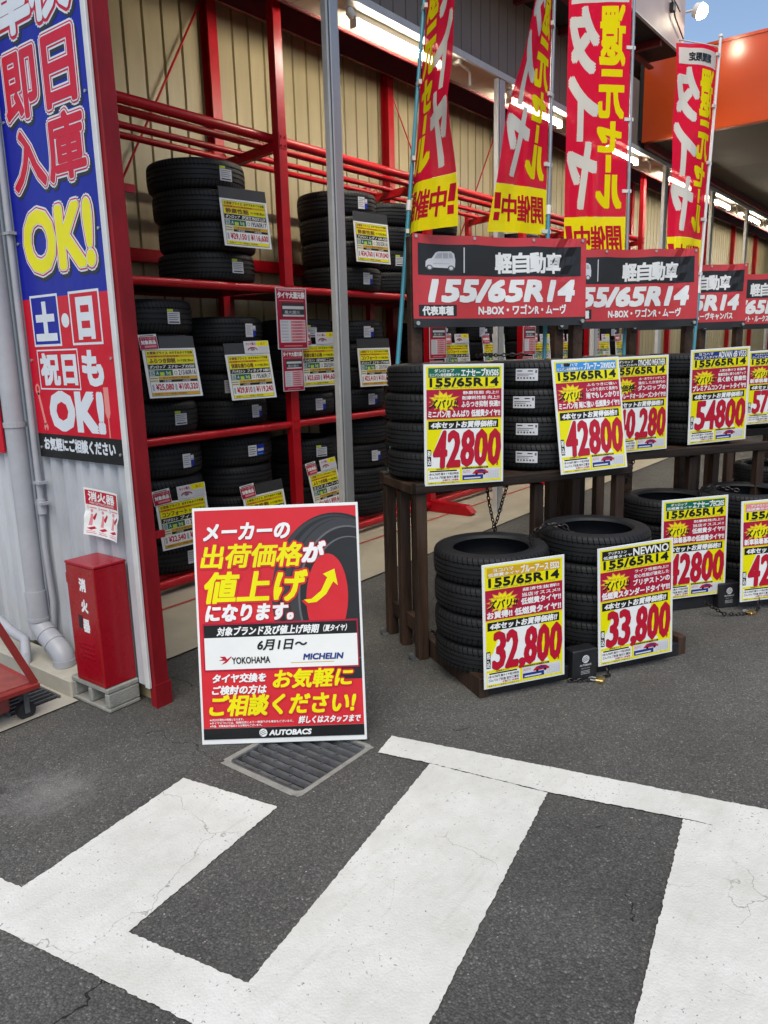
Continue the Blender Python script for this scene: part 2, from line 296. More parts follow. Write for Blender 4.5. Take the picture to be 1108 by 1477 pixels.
# ------------------------------------------------------------------ mesh helpers
class MB:
    def __init__(s): s.v = []; s.f = []
    def add(s, vs, fs):
        o = len(s.v); s.v += [tuple(v) for v in vs]; s.f += [tuple(i+o for i in f) for f in fs]; return s
    def box(s, x0, y0, z0, x1, y1, z1):
        if x0 > x1: x0, x1 = x1, x0
        if y0 > y1: y0, y1 = y1, y0
        if z0 > z1: z0, z1 = z1, z0
        return s.add([(x0,y0,z0),(x1,y0,z0),(x1,y1,z0),(x0,y1,z0),(x0,y0,z1),(x1,y0,z1),(x1,y1,z1),(x0,y1,z1)],
                     [(0,3,2,1),(4,5,6,7),(0,1,5,4),(1,2,6,5),(2,3,7,6),(3,0,4,7)])
    def beam(s, p, q, w, h, up=(0,0,1)):
        p, q = Vector(p), Vector(q); t = (q-p).normalized(); a = t.cross(Vector(up))
        if a.length < 1e-4: a = t.cross(Vector((1, 0, 0)))
        a.normalize(); b = a.cross(t); vs = []
        for c in (p, q):
            for i, j in ((-1,-1),(1,-1),(1,1),(-1,1)): vs.append(c + a*w/2*i + b*h/2*j)
        return s.add(vs, [(0,1,2,3),(7,6,5,4),(0,4,5,1),(1,5,6,2),(2,6,7,3),(3,7,4,0)])
    def tube(s, pts, r, n=12, cap=True, closed=False):
        pts = [Vector(p) for p in pts]; m = len(pts); vs = []; rr = r if isinstance(r, (list, tuple)) else [r]*m
        prev = None
        for i, p in enumerate(pts):
            if closed: t = pts[(i+1) % m] - pts[i-1]
            else: t = pts[min(i+1, m-1)] - pts[max(i-1, 0)]
            t.normalize()
            if prev is None:
                a = t.cross(Vector((0, 0, 1)))
                if a.length < 1e-3: a = t.cross(Vector((1, 0, 0)))
            else: a = prev - t*prev.dot(t)
            a.normalize(); prev = a; b = t.cross(a)
            for k in range(n):
                an = 2*math.pi*k/n; vs.append(p + (a*math.cos(an) + b*math.sin(an))*rr[i])
        fs = []
        for i in range(m if closed else m-1):
            j = (i+1) % m
            for k in range(n): fs.append((i*n+k, i*n+(k+1) % n, j*n+(k+1) % n, j*n+k))
        if cap and not closed: fs += [tuple(range(n-1, -1, -1)), tuple((m-1)*n+k for k in range(n))]
        return s.add(vs, fs)
    def lathe(s, prof, n=48, closed=True):
        vs = []; fs = []; m = len(prof)
        for k in range(n):
            a = 2*math.pi*k/n
            for r, z in prof: vs.append((r*math.cos(a), r*math.sin(a), z))
        for k in range(n):
            k2 = (k+1) % n
            for i in range(m if closed else m-1):
                j = (i+1) % m
                fs.append((k*m+i, k2*m+i, k2*m+j, k*m+j))
        return s.add(vs, fs)
    def mesh(s, name, mat=None, smooth=False, bevel=0):
        me = bpy.data.meshes.new(name); me.from_pydata(s.v, [], s.f)
        bm = bmesh.new(); bm.from_mesh(me)
        if bevel: bmesh.ops.bevel(bm, geom=bm.edges[:], offset=bevel, segments=1, affect='EDGES', clamp_overlap=True)
        bmesh.ops.recalc_face_normals(bm, faces=bm.faces[:]); bm.to_mesh(me); bm.free()
        if mat: me.materials.append(mat)
        if smooth:
            me.polygons.foreach_set('use_smooth', [True]*len(me.polygons))
            try: me.set_sharp_from_angle(angle=R(38))
            except Exception: pass
        return me
    def obj(s, name, mat, parent=None, smooth=False, bevel=0, loc=None):
        return link(name, s.mesh(name, mat, smooth, bevel), parent, loc)

def link(name, me, parent=None, loc=None, mtx=None):
    o = bpy.data.objects.new(name, me); COL.objects.link(o)
    if parent: o.parent = parent
    if mtx is not None: o.matrix_basis = mtx
    elif loc is not None: o.location = loc
    return o
def tag(o, label=None, cat=None, group=None, kind=None):
    if label: o['label'] = label
    if cat: o['category'] = cat
    if group: o['group'] = group
    if kind: o['kind'] = kind
    return o
def thing(name, label, cat, mtx=None, loc=None, group=None):
    o = bpy.data.objects.new(name, None); COL.objects.link(o); o.empty_display_size = .1
    if mtx is not None: o.matrix_basis = mtx
    elif loc is not None: o.location = loc
    return tag(o, label, cat, group)
def plane_mtx(c, psi, tilt=0, roll=0):
    """upright panel: x right, y up the panel, z out toward the viewer"""
    ps, ti, ro = R(psi), R(tilt), R(roll)
    u = Vector((math.cos(ps), math.sin(ps), 0)); n = Vector((math.sin(ps), -math.cos(ps), 0)); z = Vector((0, 0, 1))
    v = math.cos(ti)*z - math.sin(ti)*n
    u2 = math.cos(ro)*u + math.sin(ro)*v; v2 = -math.sin(ro)*u + math.cos(ro)*v; n2 = u2.cross(v2)
    m = Matrix((u2, v2, n2)).transposed().to_4x4(); m.translation = c
    return m
def yaw_mtx(loc, psi):
    m = Matrix.Rotation(R(psi), 4, 'Z'); m.translation = loc; return m

# ------------------------------------------------------------------ printed graphics
_tc = {}
def glyphs(s, res=2):
    if (s, res) in _tc: return _tc[(s, res)]
    cu = bpy.data.curves.new('lettering', 'FONT'); cu.body = s; cu.resolution_u = res
    ob = bpy.data.objects.new('lettering', cu); me = bpy.data.meshes.new_from_object(ob)
    v = [(p.co.x, p.co.y) for p in me.vertices]; f = [tuple(p.vertices) for p in me.polygons]
    x0 = min(a for a, b in v); x1 = max(a for a, b in v); y0 = min(b for a, b in v); y1 = max(b for a, b in v)
    w = max(x1-x0, 1e-4); h = max(y1-y0, 1e-4)
    out = ([((a-x0)/w, (b-y0)/h) for a, b in v], f, w/h)
    bpy.data.objects.remove(ob); bpy.data.curves.remove(cu); bpy.data.meshes.remove(me)
    _tc[(s, res)] = out
    return out
class Print:
    """flat artwork; x right, y up, built in layers a fraction of a millimetre apart"""
    def __init__(s, eps=.0005): s.items = []; s.eps = eps
    def poly(s, pts, col, ly=0): s.items.append((list(pts), [tuple(range(len(pts)))], col, ly)); return s
    def rect(s, x0, y0, x1, y1, col, ly=0): return s.poly([(x0,y0),(x1,y0),(x1,y1),(x0,y1)], col, ly)
    def frame(s, x0, y0, x1, y1, t, col, ly=0):
        s.rect(x0, y0, x1, y0+t, col, ly); s.rect(x0, y1-t, x1, y1, col, ly); s.rect(x0, y0+t, x0+t, y1-t, col, ly); s.rect(x1-t, y0+t, x1, y1-t, col, ly); return s
    def ell(s, cx, cy, rx, ry, col, ly=0, n=28): return s.poly([(cx+rx*math.cos(2*math.pi*k/n), cy+ry*math.sin(2*math.pi*k/n)) for k in range(n)], col, ly)
    def text(s, t, x, y, w, h, col, ly=1, bold=0, shear=0, slope=0, res=2, n=6):
        gv, gf, _ = glyphs(t, res)
        base = [(x + a*w + shear*(b-.5)*h, y + b*h + slope*(a*w)) for a, b in gv]
        s.items.append((base, gf, col, ly))
        if bold:
            ker = [(math.cos(2*math.pi*(k+.25)/n), math.sin(2*math.pi*(k+.25)/n)) for k in range(n)] if n > 8 else [(.9,.9), (.9,-.9), (-.9,.9), (-.9,-.9), (.9,0), (-.9,0), (0,.9), (0,-.9)]
            for k, (dx, dy) in enumerate(ker):
                dx, dy = bold*h*dx*(1 if n > 8 else min(1, max(.55, w/h/max(1, len(t))*1.3))), bold*h*dy
                s.items.append(([(a+dx, b+dy) for a, b in base], gf, col, ly + .03*(k+1)))
        return s
    def build(s, name, parent, deform=None, us=(), vsl=(), mats=None, both=False, mtx=None):
        me = s.mesh(name, deform, us, vsl, mats, both)
        return link(name, me, parent, mtx=mtx)
    def mesh(s, name, deform=None, us=(), vsl=(), mats=None, both=False):
        V = []; F = []; MI = []; keys = []
        for pts, fs, col, ly in s.items:
            if col not in keys: keys.append(col)
            for sg in ((1, -1) if both else (1,)):
                o = len(V); V += [(a, b, sg*s.eps*(ly+1)) for a, b in pts]
                F += [tuple(i+o for i in f) for f in fs]; MI += [keys.index(col)]*len(fs)
        me = bpy.data.meshes.new(name); me.from_pydata(V, [], F); me.polygons.foreach_set('material_index', MI)
        for k in keys: me.materials.append(mats[k] if mats else ink(k))
        if deform:
            bm = bmesh.new(); bm.from_mesh(me)
            for u in us: bmesh.ops.bisect_plane(bm, geom=bm.verts[:]+bm.edges[:]+bm.faces[:], plane_co=(u, 0, 0), plane_no=(1, 0, 0), dist=1e-6)
            for v in vsl: bmesh.ops.bisect_plane(bm, geom=bm.verts[:]+bm.edges[:]+bm.faces[:], plane_co=(0, v, 0), plane_no=(0, 1, 0), dist=1e-6)
            for vert in bm.verts: vert.co = deform(vert.co.x, vert.co.y, vert.co.z)
            bm.to_mesh(me); bm.free()
        return me

# ------------------------------------------------------------------ ground, markings, floor
def jag(pts, step=.009, amp=.0024, seed=1):
    r = random.Random(seed); out = []
    for i, p in enumerate(pts):
        q = pts[(i+1) % len(pts)]; L = math.hypot(q[0]-p[0], q[1]-p[1]); n = max(1, int(min(L, 4)/step))
        nx, ny = -(q[1]-p[1])/L, (q[0]-p[0])/L; w = 0
        for k in range(n):
            t = k/n; w = .35*w + r.uniform(-amp, amp); e = w if k else 0
            out.append((p[0]+(q[0]-p[0])*t + nx*e, p[1]+(q[1]-p[1])*t + ny*e))
    return out
def sheet(name, pts, z, mat):
    me = bpy.data.meshes.new(name); me.from_pydata([(a, b, z) for a, b in pts], [], [tuple(range(len(pts)))])
    bm = bmesh.new(); bm.from_mesh(me); bmesh.ops.triangulate(bm, faces=bm.faces[:]); bmesh.ops.recalc_face_normals(bm, faces=bm.faces[:])
    for f in bm.faces:
        if f.normal.z < 0: f.normal_flip()
    bm.to_mesh(me); bm.free(); me.materials.append(mat)
    o = link(name, me); o['kind'] = 'structure'; return o
gx, gy = [-90, 1.934, 2.386, 90], [-90, 1.949, 2.376, 90]
gme = bpy.data.meshes.new('ground'); gme.from_pydata([(x, y, 0) for x in gx for y in gy], [], [(i*4+j, (i+1)*4+j, (i+1)*4+j+1, i*4+j+1) for i in range(3) for j in range(3) if (i, j) != (1, 1)])
gme.materials.append(MAT['asphalt']); link('ground', gme)['kind'] = 'structure'
sheet('concrete_floor', [(2.165, 3.50), (4.5, 3.52), (7, 3.56), (30, 3.6), (30, 5.6), (2.165, 5.6)], .012, MAT['floor'])
sheet('floor_line', [(2.17, 4.225), (30, 4.225), (30, 4.252), (2.17, 4.252)], .016, MAT['redline'])
sheet('gutter', [(-1.5, 3.445), (1.90, 3.445), (1.90, 9), (-1.5, 9)], .008, MAT['concrete'])
MARK = [
    [(1.747, 2.422), (1.823, 1.958), (1.085, 1.860), (1.008, 2.322)],
    [(.85, 3.25), (.992, 2.429), (1.1795, 1.419), (1.36, .55), (1.52, -.4), (1.30, -.4), (1.16, .55), (1.002, 1.451), (.875, 2.194), (.70, 3.2)],
    [(2.412, 1.653), (2.496, 1.159), (1.366, .948), (1.255, .927), (1.172, 1.422)],
    [(2.510, 1.925), (2.855, .449), (3.35, -1.7), (3.16, -1.75), (2.671, .45), (2.623, .686), (2.499, 1.159), (2.415, 1.653), (2.360, 1.887)],
    [(2.619, .684), (2.735, .20), (1.66, .02), (1.55, .505)],
]
for i, p in enumerate(MARK):
    sheet('road_marking', jag(p, seed=i+3), .004 + .0008*i, MAT['paint'])

# kerb and side wall drain
k = MB().box(1.895, 3.50, 0, 2.075, 9, .10).obj('concrete_kerb', MAT['concrete'], bevel=.008)
tag(k, 'low concrete kerb along the foot of the pale corrugated side wall', 'kerb')
g = thing('gutter_grate', 'narrow dark drain grate in the concrete by the red trolley', 'grate', loc=(0, 0, 0))
MB().box(1.60, 3.56, .0085, 1.86, 4.4, .0105).obj('pit_shade', MAT['dark'], g)  # flat near-black sheet, paints the shade below the bars
b = MB()
for i in range(20): b.box(1.60, 3.57+i*.042, .011, 1.86, 3.575+i*.042+.006, .020)
b.box(1.595, 3.55, .011, 1.607, 4.4, .022); b.box(1.853, 3.55, .011, 1.865, 4.4, .022)
b.obj('bars', MAT['grate'], g)

# catch basin grate in front of the poster
g = thing('drain_cover', 'square steel drain grate in a concrete frame before the red poster board', 'drain cover', loc=(2.16, 2.165, 0))
def rring(x0, y0, x1, y1, r, z, n=5):
    out = []
    for cx, cy, a0 in ((x1-r, y1-r, 0), (x0+r, y1-r, 90), (x0+r, y0+r, 180), (x1-r, y0+r, 270)):
        for k in range(n+1): out.append((cx+r*math.cos(R(a0+90*k/n)), cy+r*math.sin(R(a0+90*k/n)), z))
    return out
rr = random.Random(5)
o_ = [(x+rr.uniform(-.006, .006), y+rr.uniform(-.006, .006), .0022) for x, y, z in rring(-.247, -.231, .242, .230, .03, 0, 8)]
i_ = rring(-.219, -.209, .219, .206, .035, .003, 8); d_ = rring(-.219, -.209, .219, .206, .035, -.16, 8)
n_ = len(o_)
MB().add(o_+i_+d_, [(k, (k+1) % n_, n_+(k+1) % n_, n_+k) for k in range(n_)] + [(n_+k, n_+(k+1) % n_, 2*n_+(k+1) % n_, 2*n_+k) for k in range(n_)]).obj('concrete_frame', MAT['block'], g)
MB().box(-.225, -.215, -.18, .225, .21, -.15).obj('pit_shade', MAT['dark'], g)  # pit floor coloured near-black for the shade down there
for k in range(9):
    x = -.190 + k*.0475
    b = MB()
    b.add([(x-.010, -.200, -.022), (x-.010, .197, -.022), (x-.004, .197, -.004), (x-.004, -.200, -.004), (x+.010, -.200, -.003), (x+.010, .197, -.003), (x+.011, .197, -.024), (x+.011, -.200, -.024)],
          [(0,1,2,3), (3,2,5,4), (4,5,6,7), (0,3,4,7), (1,6,5,2)])
    for j in range(4):
        y = -.14 + j*.09 + (.045 if k % 2 else 0)
        b.box(x-.002, y+.004, -.0029, x+.008, y+.014, .0012)
    b.obj('bar', MAT['grate'], g)
rim_o = rring(-.217, -.207, .217, .204, .033, -.001, 8); rim_i = rring(-.208, -.201, .209, .198, .028, -.001, 8); rim_d = rring(-.208, -.201, .209, .198, .028, -.03, 8)
MB().add(rim_o+rim_i+rim_d, [(k, (k+1) % n_, n_+(k+1) % n_, n_+k) for k in range(n_)] + [(n_+k, n_+(k+1) % n_, 2*n_+(k+1) % n_, 2*n_+k) for k in range(n_)]).obj('rim', MAT['grate'], g)

# ------------------------------------------------------------------ the shop building
XE, YB, YF, ZS = 30.0, 5.55, 3.86, 4.19
bld = thing('shop_building', 'open fronted tyre shop with tan corrugated back wall and grey fascia', 'building', loc=(2.1, 3.86, 0))
bl = Vector((2.1, 3.86, 0))
def bobj(mb, name, mat, parent=bld, **kw):
    mb.v = [(x-bl.x, y-bl.y, z-bl.z) for x, y, z in mb.v]
    return mb.obj(name, mat, parent, **kw)
def ribbed_x(x0, x1, y, z0, z1, period, groove, depth, sgn=-1):
    """sheet in the XZ plane facing -Y with narrow vertical grooves"""
    pr = []; x = x0
    while x < x1:
        pr += [(x, 0), (min(x+period-groove, x1), 0), (min(x+period-groove*.75, x1), depth), (min(x+period-groove*.25, x1), depth)]; x += period
    m = MB(); vs = []; fs = []
    for a, dpt in pr: vs += [(a, y+dpt, z0), (a, y+dpt, z1)]
    for i in range(len(pr)-1): fs.append((2*i, 2*i+2, 2*i+3, 2*i+1))
    return m.add(vs, fs)
bobj(ribbed_x(2.16, XE, YB, .012, 5.2, .19, .026, .022), 'back_wall', MAT['tan'])
# side (wing) wall: trapezoid corrugation facing -X
pr = []; y = 3.135
while y < 9:
    pr += [(y, 0), (y+.050, 0), (y+.066, .026), (y+.104, .026)]; y += .12
vs = []; fs = []
for a, dd in pr: vs += [(2.085+dd, a, .10), (2.085+dd, a, 5.6)]
for i in range(len(pr)-1): fs.append((2*i+2, 2*i, 2*i+1, 2*i+3))
sw = bobj(MB().add(vs, fs), 'side_wall', MAT['sidewall'])
bobj(MB().box(2.135, 3.14, .0, 2.15, 9, 5.6), 'side_wall_lining', MAT['tan'])
bobj(MB().box(2.064, 3.072, .10, 2.081, 3.106, 5.4).box(2.0811, 3.098, .10, 2.10, 3.134, 5.4), 'edge_trim', MAT['alulight'], bevel=.003)
bobj(MB().box(2.083, 3.050, 0, 2.165, 3.096, 5.4).box(2.134, 3.0961, 0, 2.165, 3.135, 5.4), 'corner_column', MAT['columnred'], bevel=.003)
bobj(MB().box(2.078, 3.043, 0, 2.172, 3.0495, .12), 'column_base', MAT['columnred'])
# small brackets on the column
for z in (2.41, .84):
    bobj(MB().box(2.1655, 3.06, z, 2.225, 3.076, z+.035).tube([(2.205, 3.066, z+.017), (2.205, 3.08, z+.017)], .009, 8), 'bracket', MAT['columnred'])
# structural columns against the back wall
for i in range(11):
    x = 2.36 + 2.51*i
    bobj(MB().box(x-.05, YB-.105, .012, x+.05, YB-.094, 5.2).box(x-.05, YB-.014, .012, x+.05, YB-.003, 5.2).box(x-.006, YB-.0939, .012, x+.006, YB-.0141, 5.2), 'wall_column', MAT['redsteel'])
bobj(MB().box(2.2, YB-.09, 2.45, XE, YB-.005, 2.55), 'wall_girt', MAT['redsteel'])
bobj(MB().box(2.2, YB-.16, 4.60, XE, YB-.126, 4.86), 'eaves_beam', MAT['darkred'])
for x0, x1, z0, z1 in ((3.55, 4.82, 2.5, 4.62), (7.45, 8.9, 4.5, 2.5), (9.8, 8.5, 4.5, 2.5), (12.5, 13.9, 4.5, 2.5)):
    bobj(MB().tube([(x0, YB-.05, z0), (x1, YB-.05, z1)], .009, 6), 'brace_rod', MAT['redsteel'])
# fascia, soffit, eave
bobj(ribbed_x(2.16, XE, YF, ZS, 5.0, .165, .016, .014), 'fascia_panel', MAT['fascia'])
bobj(MB().box(2.16, YF-.028, ZS-.035, XE, YF-.002, ZS+.022), 'fascia_rail', MAT['alulight'], bevel=.003)
sf = MB()
for i in range(22):
    x = 2.16+i*1.21; sf.box(x+.003, YF+.002, ZS-.004, x+1.207, YF+.40, ZS+.01)
bobj(sf, 'soffit', MAT['soffit'])
bobj(MB().box(2.16, YF+.402, ZS-.02, XE, YF+.42, 4.7), 'soffit_edge', MAT['darkred'])
bobj(MB().box(2.16, YF+.02, 5.2, XE, YB+.1, 5.24), 'roof_lining', MAT['roof'])
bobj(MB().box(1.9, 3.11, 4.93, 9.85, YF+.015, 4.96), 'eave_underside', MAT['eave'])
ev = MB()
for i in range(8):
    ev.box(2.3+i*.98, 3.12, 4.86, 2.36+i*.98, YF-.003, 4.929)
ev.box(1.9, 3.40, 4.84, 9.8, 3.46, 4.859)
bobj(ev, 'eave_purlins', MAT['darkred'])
bobj(MB().box(1.9, 3.085, 4.93, 9.85, 3.108, 5.75).box(9.826, 3.109, 4.961, 9.85, YF, 5.75), 'eave_fascia', MAT['eaveface'])
bobj(MB().box(1.9, 3.078, 4.915, 9.85, 3.109, 4.929), 'eave_drip_edge', MAT['alulight'])
bobj(MB().tube([(8.95, 3.07, 5.62), (9.2, 3.055, 5.40), (9.42, 3.055, 5.18), (9.75, 3.06, 5.06)], .008, 6).tube([(9.25, 3.06, 5.36), (9.30, 3.0, 5.25), (9.40, 3.0, 5.22), (9.46, 3.05, 5.3)], .006, 6).box(9.30, 3.04, 5.22, 9.38, 3.083, 5.30), 'lamp_cable', MAT['blackplastic'])
bobj(MB().box(XE, YF, 0, XE+.1, YB+.1, 5.2), 'end_wall', MAT['tan'])
# shutter guide posts
PX = [4.478 + 2.43*i for i in range(9)]
for i, x in enumerate(PX):
    bobj(MB().box(x, YF-.012, .012, x+.022, YF+.035, ZS-.036), 'shutter_guide', MAT['alulight'], bevel=.002)
    bobj(MB().box(x+.0225, YF+.008, .012, x+.037, YF+.035, ZS-.036), 'slot_shade', MAT['dark'])  # solid near-black strip painting the shade inside the guide slot
    bobj(MB().box(x+.0375, YF-.016, .012, x+.132, YF+.035, ZS-.036), 'guide_post', MAT['alu'], bevel=.004)
# tube lights, little sensor heads
for i, x in enumerate(PX):
    f = thing('tube_light', '%s fluorescent tube lamp under the soffit, counted from the left corner' % ['first', 'second', 'third', 'fourth', 'fifth', 'sixth', 'seventh', 'eighth', 'ninth'][i], 'lamp', loc=(x+1.10, YF+.15, ZS-.075), group='tube lamps in a row under the soffit')
    MB().box(-.60, -.030, .022, .60, .030, .0705).obj('housing', MAT['lampwhite'], f, bevel=.006)
    MB().tube([(-.585, 0, -.004), (.585, 0, -.004)], .023, 10).obj('tube', MAT['tube'], f, smooth=True)
    for s in (-1, 1): MB().box(s*.586, -.03, -.04, s*.60, .03, .019).obj('end_cap', MAT['lampwhite'], f)
    q = thing('sensor_head', 'small white sensor head under the soffit beside the %s tube lamp' % ['first', 'second', 'third', 'fourth', 'fifth', 'sixth', 'seventh', 'eighth', 'ninth'][i], 'sensor', loc=(x+.33, YF+.05, ZS-.004), group='sensor heads under the soffit')
    MB().tube([(0, 0, 0), (0, 0, -.05)], .03, 12).obj('base', MAT['lampwhite'], q, smooth=True)
    MB().tube([(0, 0, -.05), (.01, 0, -.075), (.035, -.01, -.105)], [.02, .036, .03], 12).obj('head', MAT['lampwhite'], q, smooth=True)
    q = thing('wall_hook', 'white bent pipe hook hanging from the soffit after the %s tube lamp' % ['first', 'second', 'third', 'fourth', 'fifth', 'sixth', 'seventh', 'eighth', 'ninth'][i], 'hook', loc=(x+1.88, YF+.10, ZS-.004), group='pipe hooks under the soffit')
    MB().tube([(0, -.02, -.02), (.20, 0, -.03), (.225, 0, -.05), (.225, 0, -.15)], .012, 8).obj('pipe', MAT['lampwhite'], q, smooth=True)
    MB().box(-.02, -.04, -.035, .03, .03, 0).obj('plate', MAT['lampwhite'], q)

# canopy further along
cn = thing('entrance_canopy', 'big orange red canopy jutting out over the lot beyond the flags', 'canopy', loc=(10.62, 3.8, 4.28))
MB().box(0, -14, 0, .06, 0, .93).obj('fascia_panel', MAT['orange'], cn)
MB().box(-.012, -14, -.03, .10, .0, -.001).obj('bottom_trim', MAT['orange'], cn)
MB().box(-.012, -14, .931, .10, .0, .965).obj('top_trim', MAT['orange'], cn)
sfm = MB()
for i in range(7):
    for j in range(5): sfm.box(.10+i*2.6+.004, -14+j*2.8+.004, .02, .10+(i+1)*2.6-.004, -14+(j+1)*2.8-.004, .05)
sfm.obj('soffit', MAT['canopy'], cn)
MB().box(.061, -14, .051, 18.3, 0, .9).obj('roof_core', MAT['roof'], cn)
MB().box(.0, .003, .0, .35, .05, .9).obj('end_plate', MAT['dark'], cn)
MB().box(.101, -.06, -.08, 18.3, -.002, .019).obj('edge_beam', MAT['darkred'], cn)
# flood lamp on the eave end
fl = thing('flood_lamp', 'glowing round flood lamp on the end of the pale eave panel', 'lamp', loc=(9.86, 2.98, 5.37))
MB().tube([(0, .0, 0), (0, -.061, -.030)], [.07, .088], 16).obj('housing', MAT['lampwhite'], fl, smooth=True)
MB().tube([(0, -.062, -.031), (0, -.085, -.042), (0, -.112, -.056), (0, -.130, -.065)], [.080, .078, .058, .02], 16).obj('lens', MAT['flood'], fl, smooth=True)
MB().tube([(-.0, .10, .0), (0, .0, 0)], .014, 8).obj('arm', MAT['lampwhite'], fl)
fld = bpy.data.lights.new('flood_light', 'SPOT'); fld.energy = 22; fld.color = (1, .86, .66); fld.spot_size = R(150); fld.shadow_soft_size = .08
fo = bpy.data.objects.new('flood_light', fld); COL.objects.link(fo); fo.location = (9.90, 2.90, 5.335)
fo.rotation_mode = 'QUATERNION'; fo.rotation_quaternion = Vector((-.25, .75, .5)).to_track_quat('Z', 'Y')

# ------------------------------------------------------------------ side wall fittings
px = thing('drain_pipe', 'fat grey rainwater pipe on the corrugated wall with a bent foot', 'pipe', loc=(1.995, 3.93, 0))
MB().tube([(0, 0, .40), (0, 0, 5.5)], .050, 20).obj('pipe', MAT['pvc'], px, smooth=True)
MB().tube([(0, 0, .48), (0, 0, .31), (0, -.004, .285), (0, -.03, .262), (0, -.075, .235), (0, -.13, .205), (0, -.18, .178), (0, -.205, .158), (0, -.215, .13), (0, -.216, .102)], .055, 20).obj('elbow', MAT['pvc'], px, smooth=True)
for a, b in (((0, 0, .33), (0, 0, .312)), ((0, -.06, .244), (0, -.072, .237)), ((0, -.125, .208), (0, -.137, .201)), ((0, -.2155, .135), (0, -.2165, .101))): MB().tube([a, b], .0585, 20).obj('joint_ring', MAT['pvc'], px, smooth=True)
for z in (1.36, 3.0): MB().tube([(0, 0, z), (0, 0, z+.025)], .0555, 20).box(.04, -.02, z, .09, .02, z+.025).obj('clamp', MAT['pvc'], px)
cd = thing('conduit', 'thin pale cable conduit beside the blue and red sign', 'conduit', loc=(2.05, 3.86, 0))
MB().tube([(0, -.02, 5.0), (0, 0, 1.0), (0, .02, .72), (0, .0, .42), (.01, .06, .12)], .0165, 10).obj('pipe', MAT['pvc'], cd, smooth=True)
MB().tube([(0, 0, .90), (0, 0, .98)], .023, 10).obj('coupling', MAT['pvc'], cd, smooth=True)
for z in (1.06, .95, 2.3): MB().box(-.02, -.035, z, .03, .035, z+.014).obj('clip', MAT['pvc'], cd)
rc = MB().tube([(1.96, 4.6, .42), (1.93, 4.35, .30), (1.935, 4.12, .22), (1.95, 4.02, .19), (1.90, 3.93, .14), (1.87, 3.90, .02)], .026, 10).obj('flexible_hose', MAT['pvc'], smooth=True)
tag(rc, 'pale hose curving behind the foot of the fat drain pipe', 'hose')
# second red sign further along the wall
s2 = thing('red_wall_sign', 'plain red sign board at the far left edge of the wall', 'sign', mtx=plane_mtx((2.062, 4.57, 1.75), -90))
MB().box(-.36, -.55, -.008, .36, .55, 0).obj('board', ink('sign_red'), s2)

# big blue and red sign: x right = toward -Y
W, H = .735, 2.62
sg = thing('wall_sign', 'tall blue and red wall sign offering same day service, OK in yellow', 'sign', mtx=plane_mtx((2.070, 3.475, 1.205), -90))
MB().box(-W/2, 0, -.006, W/2, H, 0).obj('board', ink('sign_blue'), sg)
P = Print(.0004)
zr = .785
P.rect(-W/2, .122, W/2, zr, 'sign_red', 0); P.rect(-W/2, 0, W/2, .122, 'black', 0)
P.text('お気軽にご相談ください', -.315, .040, .62, .062, 'signwhite', 2, .045, slope=0)
P.rect(-.30, .555, -.05, .80, 'signwhite', 1); P.rect(-.289, .566, -.061, .789, 'sign_blue', 2); P.text('土', -.262, .592, .17, .165, 'signwhite', 3, .075)
P.ell(0, .672, .033, .033, 'signwhite', 1)
P.rect(.045, .555, .295, .80, 'signwhite', 1); P.rect(.056, .566, .284, .789, 'sign_red', 2); P.text('日', .112, .590, .118, .17, 'signwhite', 3, .075)
P.frame(-.29, .345, .075, .540, .007, 'signwhite', 1); P.text('祝日', -.262, .372, .31, .145, 'signwhite', 2, .055)
P.text('も', .11, .372, .155, .15, 'signwhite', 2, .07)
P.text('OK!', -.215, .152, .45, .175, 'signwhite', 2, .085)
# wrench and screwdriver
P.poly([(-.330, .33), (-.312, .33), (-.272, .17), (-.292, .165)], 'salmon', 1); P.ell(-.322, .345, .022, .028, 'salmon', 1); P.ell(-.322, .348, .010, .014, 'sign_red', 2); P.ell(-.280, .155, .020, .020, 'salmon', 1); P.poly([(-.287, .153), (-.274, .153), (-.270, .128), (-.288, .128)], 'sign_red', 2)
P.rect(.255, .24, .295, .36, 'salmon', 1); P.poly([(.255, .24), (.295, .24), (.283, .215), (.267, .215)], 'salmon', 1); P.rect(.270, .125, .280, .216, 'salmon', 1)
def outlined(s, x, y, w, h, fill, b0=.035):
    P.text(s, x+.012, y-.016, w, h, 'dark', 1, b0+.075, n=14, res=3)
    P.text(s, x, y, w, h, 'signwhite', 3, b0+.075, n=14, res=3)
    P.text(s, x, y, w, h, 'sign_red', 5, b0+.045, n=14, res=3)
    P.text(s, x, y, w, h, 'signwhite', 7, b0+.022, n=14, res=3)
    P.text(s, x, y, w, h, fill, 9, b0, n=10, res=3)
outlined('OK!', -.27, .91, .56, .262, 'yellow', .055)
outlined('入', -.30, 1.285, .275, .245, 'sign_red'); outlined('庫', .015, 1.285, .285, .265, 'sign_red')
outlined('即', -.30, 1.59, .27, .27, 'sign_red'); outlined('日', .05, 1.59, .23, .275, 'sign_red')
for ch, x in (('車', -.31), ('検', .0)):
    P.text(ch, x+.014, 1.93, .29, .30, 'dark', 1, .12, n=14); P.text(ch, x, 1.945, .29, .30, 'signwhite', 3, .115, n=14)
    P.text(ch, x, 1.945, .29, .30, 'sign_red', 5, .085, n=14); P.text(ch, x, 1.945, .29, .30, 'signwhite', 9, .04, n=10)
P.build('lettering', sg)
for x in (-.345, .345):
    for z in (.05, .49, 1.05, 1.6, 2.2): MB().tube([(x, z, 0), (x, z, .006)], .007, 8).obj('screw', MAT['bolt'], sg)

